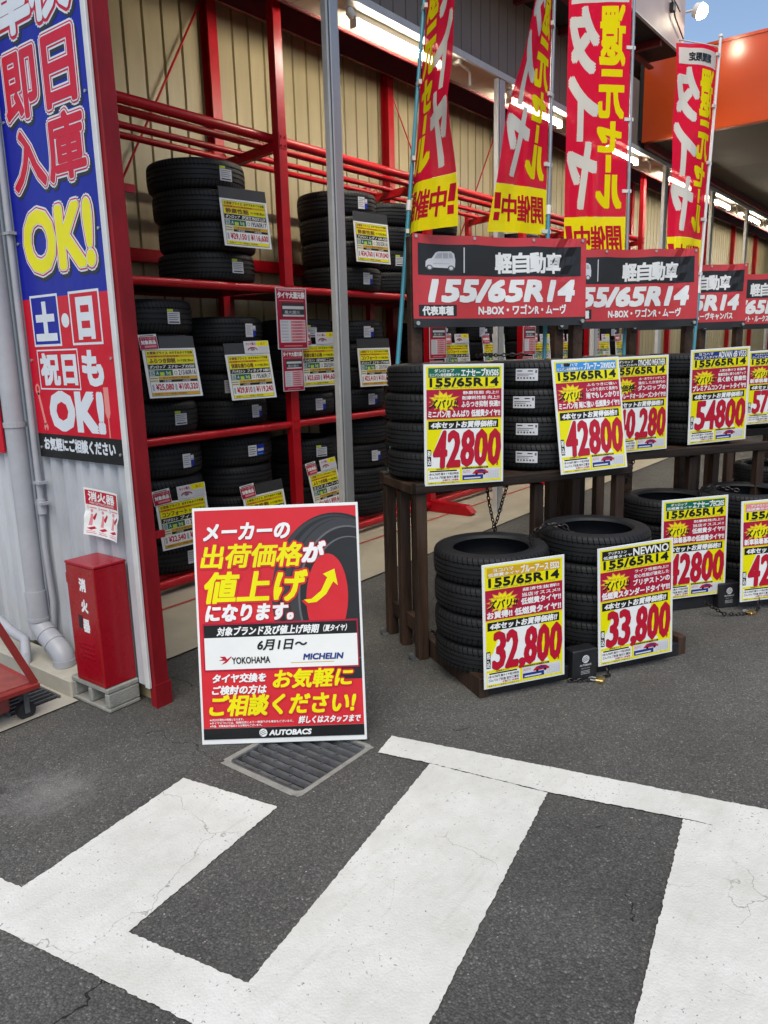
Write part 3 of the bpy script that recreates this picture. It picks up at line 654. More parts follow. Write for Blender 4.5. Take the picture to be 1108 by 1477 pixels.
# fire extinguisher notice
ns = thing('paper_notice', 'white and red fire extinguisher instruction sheet on the corrugated wall', 'notice', mtx=plane_mtx((2.064, 3.318, .955), -90, 0, -2))
class Grid:
    def __init__(s, df, us, vs):
        s.us, s.vs = us, vs
        s.a = [[df(u, v, 0) for v in vs] for u in us]; s.b = [[(df(u, v, .001)-s.a[i][j])*1000 for j, v in enumerate(vs)] for i, u in enumerate(us)]
    def __call__(s, u, v, z):
        def find(g, x):
            k = min(max(int((x-g[0])/(g[-1]-g[0])*(len(g)-1)), 0), len(g)-2); return k, (x-g[k])/(g[k+1]-g[k])
        i, p = find(s.us, u); j, q = find(s.vs, v)
        def bl(t): return (t[i][j]*(1-p)+t[i+1][j]*p)*(1-q) + (t[i][j+1]*(1-p)+t[i+1][j+1]*p)*q
        return bl(s.a) + bl(s.b)*z
def curl(u, v, w): return Vector((u, v, w + .018*max(0, (abs(u)-.05)/.09)**2*(1 if v < 0 else .4) + .010*max(0, -v-.05)/.07))
ug = [i*.03-.135 for i in range(10)]; vg = [i*.03-.12 for i in range(9)]
P = Print(.0006); P.rect(-.14, -.118, .14, .118, 'paper', 0); P.build('sheet', ns, curl, ug, vg)
P = Print(.0006); P.rect(-.132, .035, .132, .108, 'red', 1); P.text('消火器', -.108, .056, .216, .046, 'paper', 2, .04); P.text('FIRE EXTINGUISHER', -.10, .040, .20, .011, 'paper', 2)
for i, x in enumerate((-.125, -.035, .055)):
    P.text('①②③'[i], x, .012, .016, .016, 'red', 1); P.rect(x+.02, .018, x+.075, .024, 'pink', 1)
    P.poly([(x+.01, -.07), (x+.03, -.01), (x+.045, -.012), (x+.035, -.07)], 'pink', 1); P.poly([(x+.04, -.03), (x+.07, .0), (x+.075, -.008), (x+.05, -.05)], 'red', 1)
    P.poly([(x+.0, -.085), (x+.05, -.072), (x+.07, -.08), (x+.03, -.092)], 'red', 1); P.ell(x+.035, .005, .010, .009, 'pink', 1, 12)
    P.rect(x, -.108, x+.07, -.104, 'pink', 1); P.rect(x, -.099, x+.06, -.096, 'pink', 1)
P.build('printing', ns, curl, ug, vg)

# block, extinguisher cabinet
cb = thing('concrete_block', 'hollow grey concrete block under the red extinguisher cabinet', 'block', loc=(1.995, 3.355, 0))
bx = MB()
bx.box(-.085, -.165, 0, .095, .155, .022); bx.box(-.085, -.165, .098, .095, .155, .126)
for y0, y1 in ((-.165, -.130), (-.020, .012), (.122, .155)): bx.box(-.084, y0+.0005, .0221, .0945, y1-.0005, .0979)
bx.box(.05, -.1295, .0222, .094, -.0205, .0978).box(.05, .0125, .0222, .094, .1215, .0978)
bx.obj('body', MAT['block'], cb, bevel=.006)
eb = thing('extinguisher_cabinet', 'tall red metal fire extinguisher cabinet standing on a concrete block', 'cabinet', mtx=plane_mtx((1.908, 3.320, .128), -90))
D = .176
MB().box(-.121, 0, -D, .121, .598, 0).obj('body', MAT['boxred'], eb, bevel=.004)
MB().box(-.123, .599, -D-.002, .123, .612, .002).obj('lid', MAT['boxred'], eb, bevel=.003)
P = Print(.0006)
for ch, y in (('消', .478), ('火', .372), ('器', .272)): P.text(ch, -.010, y, .052, .062, 'white', 1, .05)
P.frame(-.112, .018, .112, .585, .0022, 'brown', 0); P.build('printing', eb)
for y in (.09, .50): MB().tube([(-.1225, y, -.004), (-.1225, y+.05, -.004)], .005, 8).obj('hinge', MAT['boxred'], eb)
MB().box(-.048, .285, -.004, -.018, .348, .0025).obj('latch', MAT['blackplastic'], eb)
lv = MB()
for i in range(4): lv.box(-.045, .135+i*.024, 0, .06, .141+i*.024, .004)
lv.obj('louvre', MAT['boxred'], eb)

# trolley at the left
tr = thing('platform_trolley', 'red flatbed trolley with a folding handle, parked by the wall', 'trolley', mtx=yaw_mtx((1.705, 3.42, 0), 178))
MB().box(0, -.52, .155, .95, 0, .185).obj('deck_frame', MAT['trolley'], tr, bevel=.006)
MB().box(.035, -.485, .1855, .915, -.035, .189).obj('deck', MAT['deck'], tr)
MB().beam((.018, -.022, .186), (.30, -.05, .90), .030, .030).beam((.30, -.0655, .885), (.30, -.4545, .885), .028, .028).beam((.018, -.498, .186), (.30, -.47, .90), .030, .030).obj('handle', MAT['trolley'], tr)
MB().box(.10, -.40, .035, .85, -.12, .13).obj('tool_box', MAT['deck'], tr, bevel=.01)
for x, y in ((.055, -.07), (.055, -.45), (.88, -.07), (.88, -.45)):
    w = MB().tube([(x, y-.016, .045), (x, y+.016, .045)], .044, 18).obj('wheel', MAT['blackplastic'], tr, smooth=True)
    MB().box(x-.012, y-.024, .035, x+.012, y-.019, .145).box(x-.012, y+.019, .035, x+.012, y+.024, .145).box(x-.035, y-.03, .146, x+.035, y+.03, .1545).obj('fork', MAT['grate'], w)

# ------------------------------------------------------------------ tyres
def tyre_mesh(Rr, W, mat, name='tyre', n=72):
    h = W/2; ri = Rr*.655
    p = [(ri, -.36*W), (ri+.006, -.42*W), (Rr*.70, -.455*W), (Rr*.72, -.468*W), (Rr*.735, -.462*W), (Rr*.80, -.498*W), (Rr*.845, -.5*W), (Rr*.86, -.492*W), (Rr*.90, -.478*W), (Rr*.945, -.445*W), (Rr*.972, -.40*W), (Rr*.984, -.35*W)]
    gw = .020*W/.155*.155/.155*.155 if False else W*.026
    gd = Rr*.022
    def rz(t): return Rr*(1 - .016*(abs(t)/.35)**2.2)
    tr = []
    for g in (-.235, -.08, .08, .235):
        tr += [(rz(g-.026), (g-.026)*W), (rz(g)-gd, (g-.020)*W), (rz(g)-gd, (g+.020)*W), (rz(g+.026), (g+.026)*W)]
    p2 = [(r, -z) for r, z in reversed(p)]
    inner = [(Rr*.70, .33*W), (Rr*.86, .40*W), (Rr*.93, .28*W), (Rr*.945, 0), (Rr*.93, -.28*W), (Rr*.86, -.40*W), (Rr*.70, -.33*W)]
    return MB().lathe(p + tr + p2 + inner, n).mesh(name, mat, smooth=True)
def sticker_mesh(Rr, kind, name='sticker'):
    P = Print(.0008)
    w, h = .105, .10
    if kind == 0:      # white with yellow head
        P.rect(-w/2, -h/2, w/2, h/2*.62, 'lgrey', 0); P.rect(-w/2, h*.33, -w*.05, h/2, 'lime', 0); P.rect(-w*.05, h*.36, w*.4, h/2, 'dgrey', 0)
        for i in range(4): P.rect(-w*.42, h*(.17-.13*i), w*(.40-.1*(i % 2)), h*(.21-.13*i), 'mid', 1)
        P.rect(-w*.4, -h*.42, w*.42, -h*.34, 'black', 1)
    elif kind == 1:    # white label with blue flash
        P.rect(-w/2, -h/2, w*.2, h/2, 'lgrey', 0); P.rect(w*.22, -h*.45, w*.52, h*.35, 'blue', 0); P.rect(w*.22, h*.0, w*.52, h*.35, 'lgrey', 1); P.rect(w*.24, h*.06, w*.45, h*.1, 'blue', 2)
        for i in range(5): P.rect(-w*.42, h*(.30-.15*i), w*(.12-.12*(i % 2)), h*(.335-.15*i), 'mid', 1)
    elif kind == 2:    # wide white spec label
        w, h = .125, .066
        P.rect(-w/2, -h/2, w/2, h/2, 'lgrey', 0); P.rect(-w*.44, h*.28, -w*.2, h*.36, 'black', 1); P.rect(w*.05, h*.28, w*.28, h*.36, 'black', 1); P.rect(w*.38, h*.15, w*.46, h*.38, 'mid', 1)
        P.rect(-w*.44, h*.04, w*.3, h*.09, 'mid', 1); P.rect(-w*.44, -h*.10, w*.1, -h*.06, 'mid', 1)
        for i in range(6): P.rect(-w*.42+i*w*.14, -h*.34, -w*.42+i*w*.14+w*.07, -h*.2, 'mid' if i % 2 else 'black', 1)
    else:              # white label with a long blue banner
        w, h = .16, .085
        P.rect(-w/2, -h/2, -w*.02, h/2, 'lgrey', 0); P.rect(0, -h/2, w*.5, h/2, 'blue', 0); P.rect(w*.04, -h*.12, w*.46, h*.12, 'lgrey', 1); P.rect(w*.05, -h*.42, w*.4, -h*.3, 'sky', 1)
        for i in range(4): P.rect(-w*.46, h*(.26-.2*i), -w*(.08+.05*(i % 2)), h*(.33-.2*i), 'mid', 1)
    def df(u, v, z):
        a = u/Rr - math.pi/2; r = Rr + .0015 + z
        return Vector((r*math.cos(a), r*math.sin(a), v))
    return P.mesh(name, df, [-.08+.01*i for i in range(17)], [-.05, 0, .05])
TY = {}
for key, Rr, W, m in (('s', .30, .155, 'rubber'), ('b', .362, .214, 'rubber_big'), ('m', .318, .208, 'rubber_mid'), ('l', .340, .210, 'rubber_mid'), ('n', .335, .235, 'rubber_wide')):
    TY[key] = (tyre_mesh(Rr, W, MAT[m]), [sticker_mesh(Rr, k) for k in range(4)], Rr, W)
ORD = ['bottom tyre', 'second lowest tyre', 'second highest tyre', 'topmost tyre']
def stack(key, x, y, z0, n, where, group, stickers=None, cam_ang=None, wob=.012, top=True):
    me, st, Rr, W = TY[key]
    for i in range(n):
        nm = ORD[i] if n == 4 else (['bottom tyre', 'middle tyre', 'topmost tyre'][i] if n == 3 else (['lower tyre', 'upper tyre'][i] if n == 2 else 'single tyre'))
        o = link('tyre', me, loc=(x + rnd.uniform(-wob, wob), y + rnd.uniform(-wob, wob), z0 + W*(i+.5)))
        o.rotation_euler = (rnd.uniform(-.012, .012), rnd.uniform(-.012, .012), rnd.uniform(0, 6.28))
        tag(o, nm + ' ' + where, 'tyre', group)
        if key == 's' and top and i == n-1:
            if 'side' not in _tc:
                P = Print(.0006)
                for k, (tt, a0) in enumerate((('155/65R14 75S', 0), ('RADIAL TUBELESS', 1.25), ('LOW FUEL', 2.6), ('155/65R14 75S', 3.6), ('MADE IN JAPAN', 5.0))):
                    P.text(tt, a0*.25, .236, .017*len(tt), .022, 'mid', 0)
                def bend(u, v, z):
                    an = -u/.25; zz = .0775 - .0035*abs(v-.247)/.012 + z*.8
                    return Vector((v*math.cos(an), v*math.sin(an), zz))
                _tc['side'] = P.mesh('sidewall_lettering', bend, [.02*k for k in range(1, 90)], [.24, .247, .254], mats={'mid': MAT['rubberlet']})
            link('sidewall_lettering', _tc['side'], o)
        if stickers and i in stickers:
            k, ang = stickers[i]
            s = link('label_sticker', st[k], o); s.rotation_euler = (0, 0, R(ang-14) - o.rotation_euler[2])

# ------------------------------------------------------------------ racks
YR0, YR1 = 4.50, 5.22
RX = [2.62, 4.635, 6.66, 8.68, 10.70, 12.72]
rack = thing('tyre_rack', 'long red steel tyre rack filling the open front of the shop', 'rack', loc=(2.62, 4.5, .012))
rl = Vector((2.62, 4.5, .012))
def robj(mb, name, mat=None, **kw):
    mb.v = [(x-rl.x, y-rl.y, z-rl.z) for x, y, z in mb.v]
    return mb.obj(name, mat or MAT['redsteel'], rack, **kw)
for x in RX:
    robj(MB().box(x-.045, YR0-.035, .012, x+.045, YR0+.035, 5.1), 'upright', bevel=.004)
    robj(MB().box(x-.04, YR1, .012, x+.04, YR1+.06, 3.35), 'upright', bevel=.004)
    f = MB(); f.add([(x-.05, YR0-.036, .014), (x+.05, YR0-.036, .014), (x+.05, YR0-.036, .13), (x-.05, YR0-.036, .13),
                     (x-.05, YR0-.50, .014), (x+.05, YR0-.50, .014), (x+.05, YR0-.46, .11), (x-.05, YR0-.46, .11), (x-.05, YR0-.535, .045), (x+.05, YR0-.535, .045)],
                    [(0,1,2,3), (0,3,7,8,4), (1,5,9,6,2), (3,2,6,7), (7,6,9,8), (4,8,9,5), (0,4,5,1)])
    robj(f, 'foot')
    for z in (1.115, 2.195, 3.30):
        pl_ = MB().box(x-.040, YR0-.0395, z-.055, x+.040, YR0-.0355, z+.055)
        for dx in (-.022, .022):
            for dz in (-.032, .032): pl_.tube([(x+dx, YR0-.0400, z+dz), (x+dx, YR0-.047, z+dz)], .008, 6)
        robj(pl_, 'joint_plate')
    robj(MB().beam((x-.005, YR0+.036, 3.27), (x-.005, YR1-.001, 3.22), .05, .07), 'bracket')
    for y, z in ((4.52, 3.335), (4.68, 3.30), (4.93, 3.285), (5.12, 3.275)):
        robj(MB().tube([(x-.006+.03*math.cos(a), y+.02, z-.045+.0) if False else (x-.03, y+.034*math.cos(a), z+.034*math.sin(a)) for a in [i*.6 for i in range(11)]], .004, 5), 'pipe_clip')
for a, b in zip(RX[:-1], RX[1:]):
    for z in (1.115, 2.195):
        for y in (YR0+.0, YR1+.02):
            robj(MB().tube([(a+.046, y, z), (b-.046, y, z)], .030, 10), 'shelf_beam', smooth=True)
        robj(MB().box(a+.05, YR0+.03, z-.012, b-.05, YR1-.002, z-.004).box(a+.05, YR1+.055, z-.012, b-.05, YB-.11, z-.004), 'shade_panel', MAT['darkred'])  # panels added to shade the bays below, carried back to the wall
    for y in (YR0, YR1+.02): robj(MB().tube([(a+.046, y, .085), (b-.046, y, .085)], .034, 10), 'floor_rail', smooth=True)
    robj(MB().tube([(a+.046, YR0+.16, .10), (b-.046, YR0+.16, .10)], .03, 10), 'floor_rail', smooth=True)
for y, z, r in ((4.525, 3.335, .036), (4.69, 3.30, .027), (4.94, 3.285, .025), (5.13, 3.275, .025)):
    robj(MB().tube([(2.3, y+(.06 if y < 4.6 else 0), z), (12.9, y+(.06 if y < 4.6 else 0), z)], r, 12), 'storage_pipe', smooth=True)

GR = 'tyres stacked on the red rack'
PRICES = [('ダンロップ', 'SPORTS MAXX LUX', '195/60R17', '29,150', '116,600'), ('ダンロップ', 'エナセーブ RV505', '215/60R16', '25,080', '100,320'),
          ('ブリヂストン', 'フィネッサ HB01', '195/60R17', '29,810', '119,240'), ('ブリヂストン', 'フィネッサ', '215/45R17', '22,540', '90,160'),
          ('ブリヂストン', 'フィネッサ', '205/55R16', '21,340', '85,360'), ('ヨコハマ', 'ブルーアース', '205/60R16', '24,860', '99,440'),
          ('ブリヂストン', 'NEWNO ニューノ', '205/55R16', '23,650', '94,600'), ('ダンロップ', 'エナセーブ RV505', '205/55R16', '25,410', '101,640'),
          ('ブリヂストン', 'レグノ GR-XⅢ', '205/55R16', '34,760', '139,040')]
SHELF = {0: 'bottom level', 1: 'middle shelf', 2: 'top shelf'}
BAY = ['first', 'second', 'third', 'fourth', 'fifth']
def rack_card(mtx, idx, desc, tagp=False, flyer=False, hood='full'):
    mk, model, size, p1, p2 = PRICES[idx]
    t = thing('price_card', desc, 'price card', mtx=mtx, group='price cards hung on the rack tyres')
    w, h = .37, .345
    MB().box(-w/2, -h/2, -.004, w/2, h/2, 0).obj('card', MAT['board'], t)
    P = Print(.0007)
    X = lambda a: -w/2 + a*w
    Y = lambda b: h/2 - b*h
    def rc(a, b, c, d_, col, ly=0): P.rect(X(a), Y(d_), X(c), Y(b), col, ly)
    def tx(s, a, b, c, d_, col, bold=0, ly=2, sh=0): P.text(s, X(a), Y(d_), (c-a)*w, (d_-b)*h, col, ly, bold, sh)
    rc(.05, .04, .955, .965, 'black', 0); rc(.056, .047, .949, .958, 'cream', .4)
    rc(.06, .05, .945, .32, 'yellow', 1)
    tx('お買得プライス', .08, .065, .46, .125, 'brown', .04); tx('おすすめタイヤ交換', .50, .065, .93, .12, 'black', .03)
    rc(.06, .14, .945, .185, 'gold', 1.5); tx('低燃費タイヤ安全性能', .08, .145, .66, .18, 'red', .03)
    tx(['静粛性能', 'ふらつき抑制', '快適な乗り心地', 'コンフォート'][idx % 4], .10, .205, .58, .30, 'brown', .05); tx('タイヤ交換工賃込み', .62, .23, .93, .285, 'black', .02)
    rc(.06, .325, .945, .425, 'black', 1); tx(mk, .09, .345, .38, .41, 'white', .03, 2, .25); tx(model, .43, .34, .93, .412, 'white', .03, 2, .25)
    rc(.06, .44, .50, .56, 'green', 1); rc(.075, .45, .16, .55, 'lgrey', 2); tx('低', .085, .46, .15, .54, 'green', .02, 3)
    rc(.26, .485, .34, .555, 'lime', 2); rc(.43, .475, .46, .55, 'lime', 2); tx('A', .19, .465, .235, .535, 'lgrey', .03, 3); tx('b', .38, .465, .42, .535, 'lgrey', .03, 3)
    rc(.51, .44, .945, .565, 'white', 1); P.frame(X(.53), Y(.54), X(.58), Y(.47), .003, 'black', 2); tx(size, .61, .455, .935, .55, 'black', .035)
    rc(.22, .575, .945, .635, 'gold', 1); tx('タイヤ取付工賃別途', .30, .583, .80, .628, 'brown', .02)
    rc(.22, .64, .945, .69, 'black', 1); tx('1本価格', .30, .647, .45, .684, 'lgrey', .02); tx('4本価格', .66, .647, .81, .684, 'lgrey', .02); rc(.06, .60, .20, .615, 'mid', 1); rc(.06, .65, .20, .665, 'mid', 1)
    rc(.06, .70, .945, .89, 'white', 1)
    tx('¥'+p1, .145, .725, .475, .865, 'red', .04); tx('¥'+p2, .57, .725, .935, .865, 'red', .04); rc(.075, .73, .115, .86, 'grey', 2); rc(.50, .73, .54, .86, 'grey', 2)
    rc(.06, .895, .945, .955, 'gold' if idx % 2 else 'yellow', 1); tx('全国メーカー希望小売価格', .10, .905, .70, .945, 'brown', .01)
    P.build('printing', t)
    if hood: 
        x0 = -w/2 if hood == 'full' else (-w*.16 if hood == 'right' else -w/2)
        x1 = w/2 if hood != 'left' else w*.0
        MB().box(x0, h/2, -.006, x1, h/2+.085, -.001).obj('holder', MAT['hood'], t)
    def extra(name, lab, cx, cy, ww, hh, roll, art):
        q = thing(name, lab, 'tag', mtx=mtx @ Matrix.Translation((cx, cy, .004)) @ Matrix.Rotation(R(roll), 4, 'Z'), group='small tags clipped above the rack price cards')
        MB().box(-ww/2, -hh/2, -.001, ww/2, hh/2, .001).obj('card', MAT['board'], q)
        P = Print(.0006); art(P, ww, hh)
        o = P.build('printing', q); o.location = (0, 0, .0012)
    def art_tag(P, ww, hh):
        P.rect(-ww*.48, -hh*.48, ww*.48, hh*.34, 'crimson', 0); P.text('タイヤ大還元祭', -ww*.42, hh*.16, ww*.84, hh*.15, 'pink', 1, .03)
        P.text('対象商品', -ww*.40, -hh*.16, ww*.80, hh*.27, 'white', 1, .05); P.rect(-ww*.25, -hh*.38, ww*.40, -hh*.24, 'pink', 1); P.rect(-ww*.4, hh*.38, ww*.35, hh*.44, 'mid', 1)
    def art_fly(P, ww, hh):
        P.rect(-ww*.48, -hh*.48, ww*.48, hh*.48, 'lgrey', 0); P.rect(0, hh*.08, ww*.48, hh*.48, 'yellow', 1); P.text('最大', ww*.16, hh*.18, ww*.2, hh*.2, 'gold', 2, .03)
        P.text('セット購入', -ww*.42, hh*.18, ww*.38, hh*.2, 'crimson', 1, .03)
        P.ell(-ww*.18, -hh*.20, ww*.20, hh*.22, 'crimson', 1); P.ell(-ww*.18, -hh*.30, ww*.18, hh*.22, 'lgrey', 2); P.ell(-ww*.18, -hh*.18, ww*.09, hh*.12, 'mid', 2)
        for i in range(5): P.rect(ww*(.08+.08*i), -hh*.42, ww*(.085+.08*i), hh*.02, 'grey', 1)
        for i in range(4): P.rect(ww*.08, -hh*(.4-.12*i), ww*.44, -hh*(.39-.12*i), 'grey', 1)
    ref = desc.split(' yen')[0] + ' yen card on the rack' if ' yen' in desc else desc.replace('yellow price card on the', 'card of the').replace(' shelf', '').replace(' aluminium', '')
    if tagp: extra('campaign_tag', 'small crimson tag clipped above the ' + ref, -w*.36, h/2+.045, .125, .105, 3, art_tag)
    if flyer: extra('offer_flyer', 'yellow and white flyer above the ' + ref, w*.22, h/2+.048, .205, .095, 0, art_fly)
    return t
# positions measured for the first two bays: (centre, psi, tilt, roll)
rack_card(plane_mtx((4.098, 4.358, 2.625), -18, 13, -2), 0, '29,150 yen price card hanging on the first top shelf stack')
rack_card(plane_mtx((3.388, 4.417, 1.586), -20, 17, 0), 1, '25,080 yen price card on the middle shelf beside the corner column', tagp=True, hood='right')
rack_card(plane_mtx((4.115, 4.418, 1.530), -19, 12, 1), 2, '29,810 yen price card on the middle shelf left of the hanging posters', flyer=True, hood='left')
rack_card(plane_mtx((3.387, 4.417, .527), -21, -2, 5), 3, '22,540 yen price card on the bottom level beside the corner column', tagp=True, flyer=True, hood=None)
rack_card(plane_mtx((4.196, 4.417, .436), -15, 6, 4.5), 4, '21,340 yen price card on the bottom level, half behind the poster board', tagp=True, hood='right')
rack_card(plane_mtx((4.923, 4.418, .517), -1, 11, 2.7), 5, '24,860 yen price card on the bottom level left of the first aluminium post', tagp=True, flyer=True, hood=None)
rack_card(plane_mtx((4.897, 4.418, 1.590), -15, 3, .7), 6, '23,650 yen price card on the middle shelf left of the first aluminium post', tagp=True, flyer=True, hood=None)
rack_card(plane_mtx((5.658, 4.418, 1.550), -15, 6, 0), 7, '25,410 yen price card on the middle shelf right of the first aluminium post')
rack_card(plane_mtx((5.587, 4.358, 2.624), -16, 8, -1.8), 8, '34,760 yen price card on the top shelf right of the first aluminium post')
SA = -52   # direction stickers look, seen from the stack centre, as a turn about z from -Y (0)
def st2(i, j, k, a, b=None): return {i: (k, a), j: (k, b if b is not None else a)}
Z1, Z2 = 1.147, 2.227
stack('b', 4.10, 4.815, Z2, 4, 'in the top shelf stack behind the 29,150 yen card', GR, {3: (0, 10), 0: (0, 12)}, wob=.03)
stack('b', 5.69, 4.815, Z2, 4, 'in the top shelf stack behind the 34,760 yen card', GR, {3: (1, 4), 0: (1, 4)}, wob=.02)
stack('l', 6.38, 4.86, Z2, 4, 'in the top shelf stack behind the first flag pole', GR, {1: (0, -6)})
stack('n', 3.50, 4.85, Z1, 4, 'in the middle shelf stack behind the 25,080 yen card', GR, {3: (0, 14), 0: (0, 16)})
stack('m', 4.225, 4.84, Z1, 4, 'in the middle shelf stack behind the 29,810 yen card', GR, {3: (1, 16), 1: (1, -18), 0: (1, 18)})
stack('m', 5.08, 4.85, Z1, 4, 'in the middle shelf stack behind the 23,650 yen card', GR, {3: (0, -8), 0: (1, 4)})
stack('m', 5.83, 4.83, Z1, 4, 'in the middle shelf stack behind the 25,410 yen card', GR, {3: (1, -4), 0: (1, 2)})
stack('n', 3.50, 4.85, .122, 4, 'in the bottom level stack behind the 22,540 yen card', GR, {3: (1, 20), 0: (1, 16)})
stack('n', 4.24, 4.86, .122, 4, 'in the bottom level stack behind the 21,340 yen card', GR, {3: (3, 10)})
stack('m', 5.08, 4.83, .122, 4, 'in the bottom level stack behind the 24,860 yen card', GR, {3: (0, -4)})
stack('n', 5.83, 4.86, .122, 4, 'in the bottom level stack right of the first aluminium post', GR, {2: (1, 4)})
stack('m', 2.95, 4.80, Z1, 4, 'in the middle shelf stack hidden behind the corner column', GR)
# further bays, partly hidden by the displays
NTH = ['first', 'second', 'third', 'fourth', 'fifth', 'sixth', 'seventh', 'eighth']
xs = [7.15, 7.95, 9.15, 9.95, 11.15, 11.95]
for i, x in enumerate(xs):
    stack('l', x, 4.86, Z2, 3 if i % 3 == 1 else 4, 'in the %s top shelf stack past the second aluminium post' % NTH[i], GR, {2: (1, -8)})
    stack('m', x, 4.85, Z1, 4, 'in the %s middle shelf stack past the second aluminium post' % NTH[i], GR, {3: (1, -8), 0: (0, -4)})
    stack('m', x, 4.85, .122, 4, 'in the %s bottom level stack past the second aluminium post' % NTH[i], GR, {2: (2, -8)})
    rack_card(plane_mtx((x-.10, 4.40, 1.58), -14 + (i*7) % 5, 6, 0), (i*4+3) % 9, 'yellow price card on the %s middle shelf stack past the second aluminium post' % NTH[i], tagp=True, flyer=True, hood=None)
# hanging campaign posters on the uprights
def campaign(c, w, h, lab, roll=0):
    q = thing('campaign_poster', lab, 'poster', mtx=plane_mtx(c, -8, 0, roll), group='crimson campaign posters hung on the rack uprights')
    MB().box(-w/2, -h/2, -.003, w/2, h/2, 0).obj('sheet', ink('lgrey'), q)
    P = Print(.0007); X = lambda a: -w/2+a*w; Y = lambda b: h/2-b*h
    P.rect(X(.03), Y(.985), X(.97), Y(.015), 'crimson', 0)
    P.rect(X(.08), Y(.05), X(.92), Y(.025), 'pink', 1); P.text('タイヤ大還元祭', X(.06), Y(.17), .88*w, .10*h, 'white', 2, .05)
    P.rect(X(.10), Y(.215), X(.9), Y(.205), 'pink', 1)
    P.rect(X(.16), Y(.47), X(.92), Y(.24), 'dgrey', 1); P.rect(X(.20), Y(.345), X(.90), Y(.295), 'lgrey', 2); P.rect(X(.20), Y(.465), X(.90), Y(.435), 'lgrey', 2)
    P.text('最大還元', X(.26), Y(.42), .5*w, .05*h, 'grey', 2, .04)
    P.rect(X(.10), Y(.89), X(.93), Y(.52), 'lgrey', 1)
    for i in range(7):
        y = .535+.05*i; P.rect(X(.44), Y(y+.038), X(.91), Y(y), 'pink', 2); P.text('%d,000円' % (3+i*2), X(.50), Y(y+.033), .3*w, .028*h, 'crimson', 3, .02); P.rect(X(.14), Y(y+.026), X(.36), Y(y+.012), 'grey', 2)
    P.rect(X(.04), Y(.975), X(.96), Y(.92), 'crimson', 1); P.rect(X(.2), Y(.955), X(.8), Y(.94), 'pink', 2)
    P.build('printing', q)
campaign((4.572, 4.398, 1.964), .306, .474, 'larger crimson campaign poster hanging on the first visible rack upright')
campaign((4.563, 4.404, 1.561), .216, .332, 'smaller crimson campaign poster directly under the larger one on the upright')
for i, x in enumerate((6.68, 8.70, 10.72)):
    campaign((x, 4.40, 1.80), .26, .40, 'crimson campaign poster on the rack upright seen through the displays, %s from the left' % NTH[i])
    campaign((x-.02, 4.405, 1.43), .20, .30, 'small crimson price poster under a larger one, %s pair past the flag pole' % NTH[i])

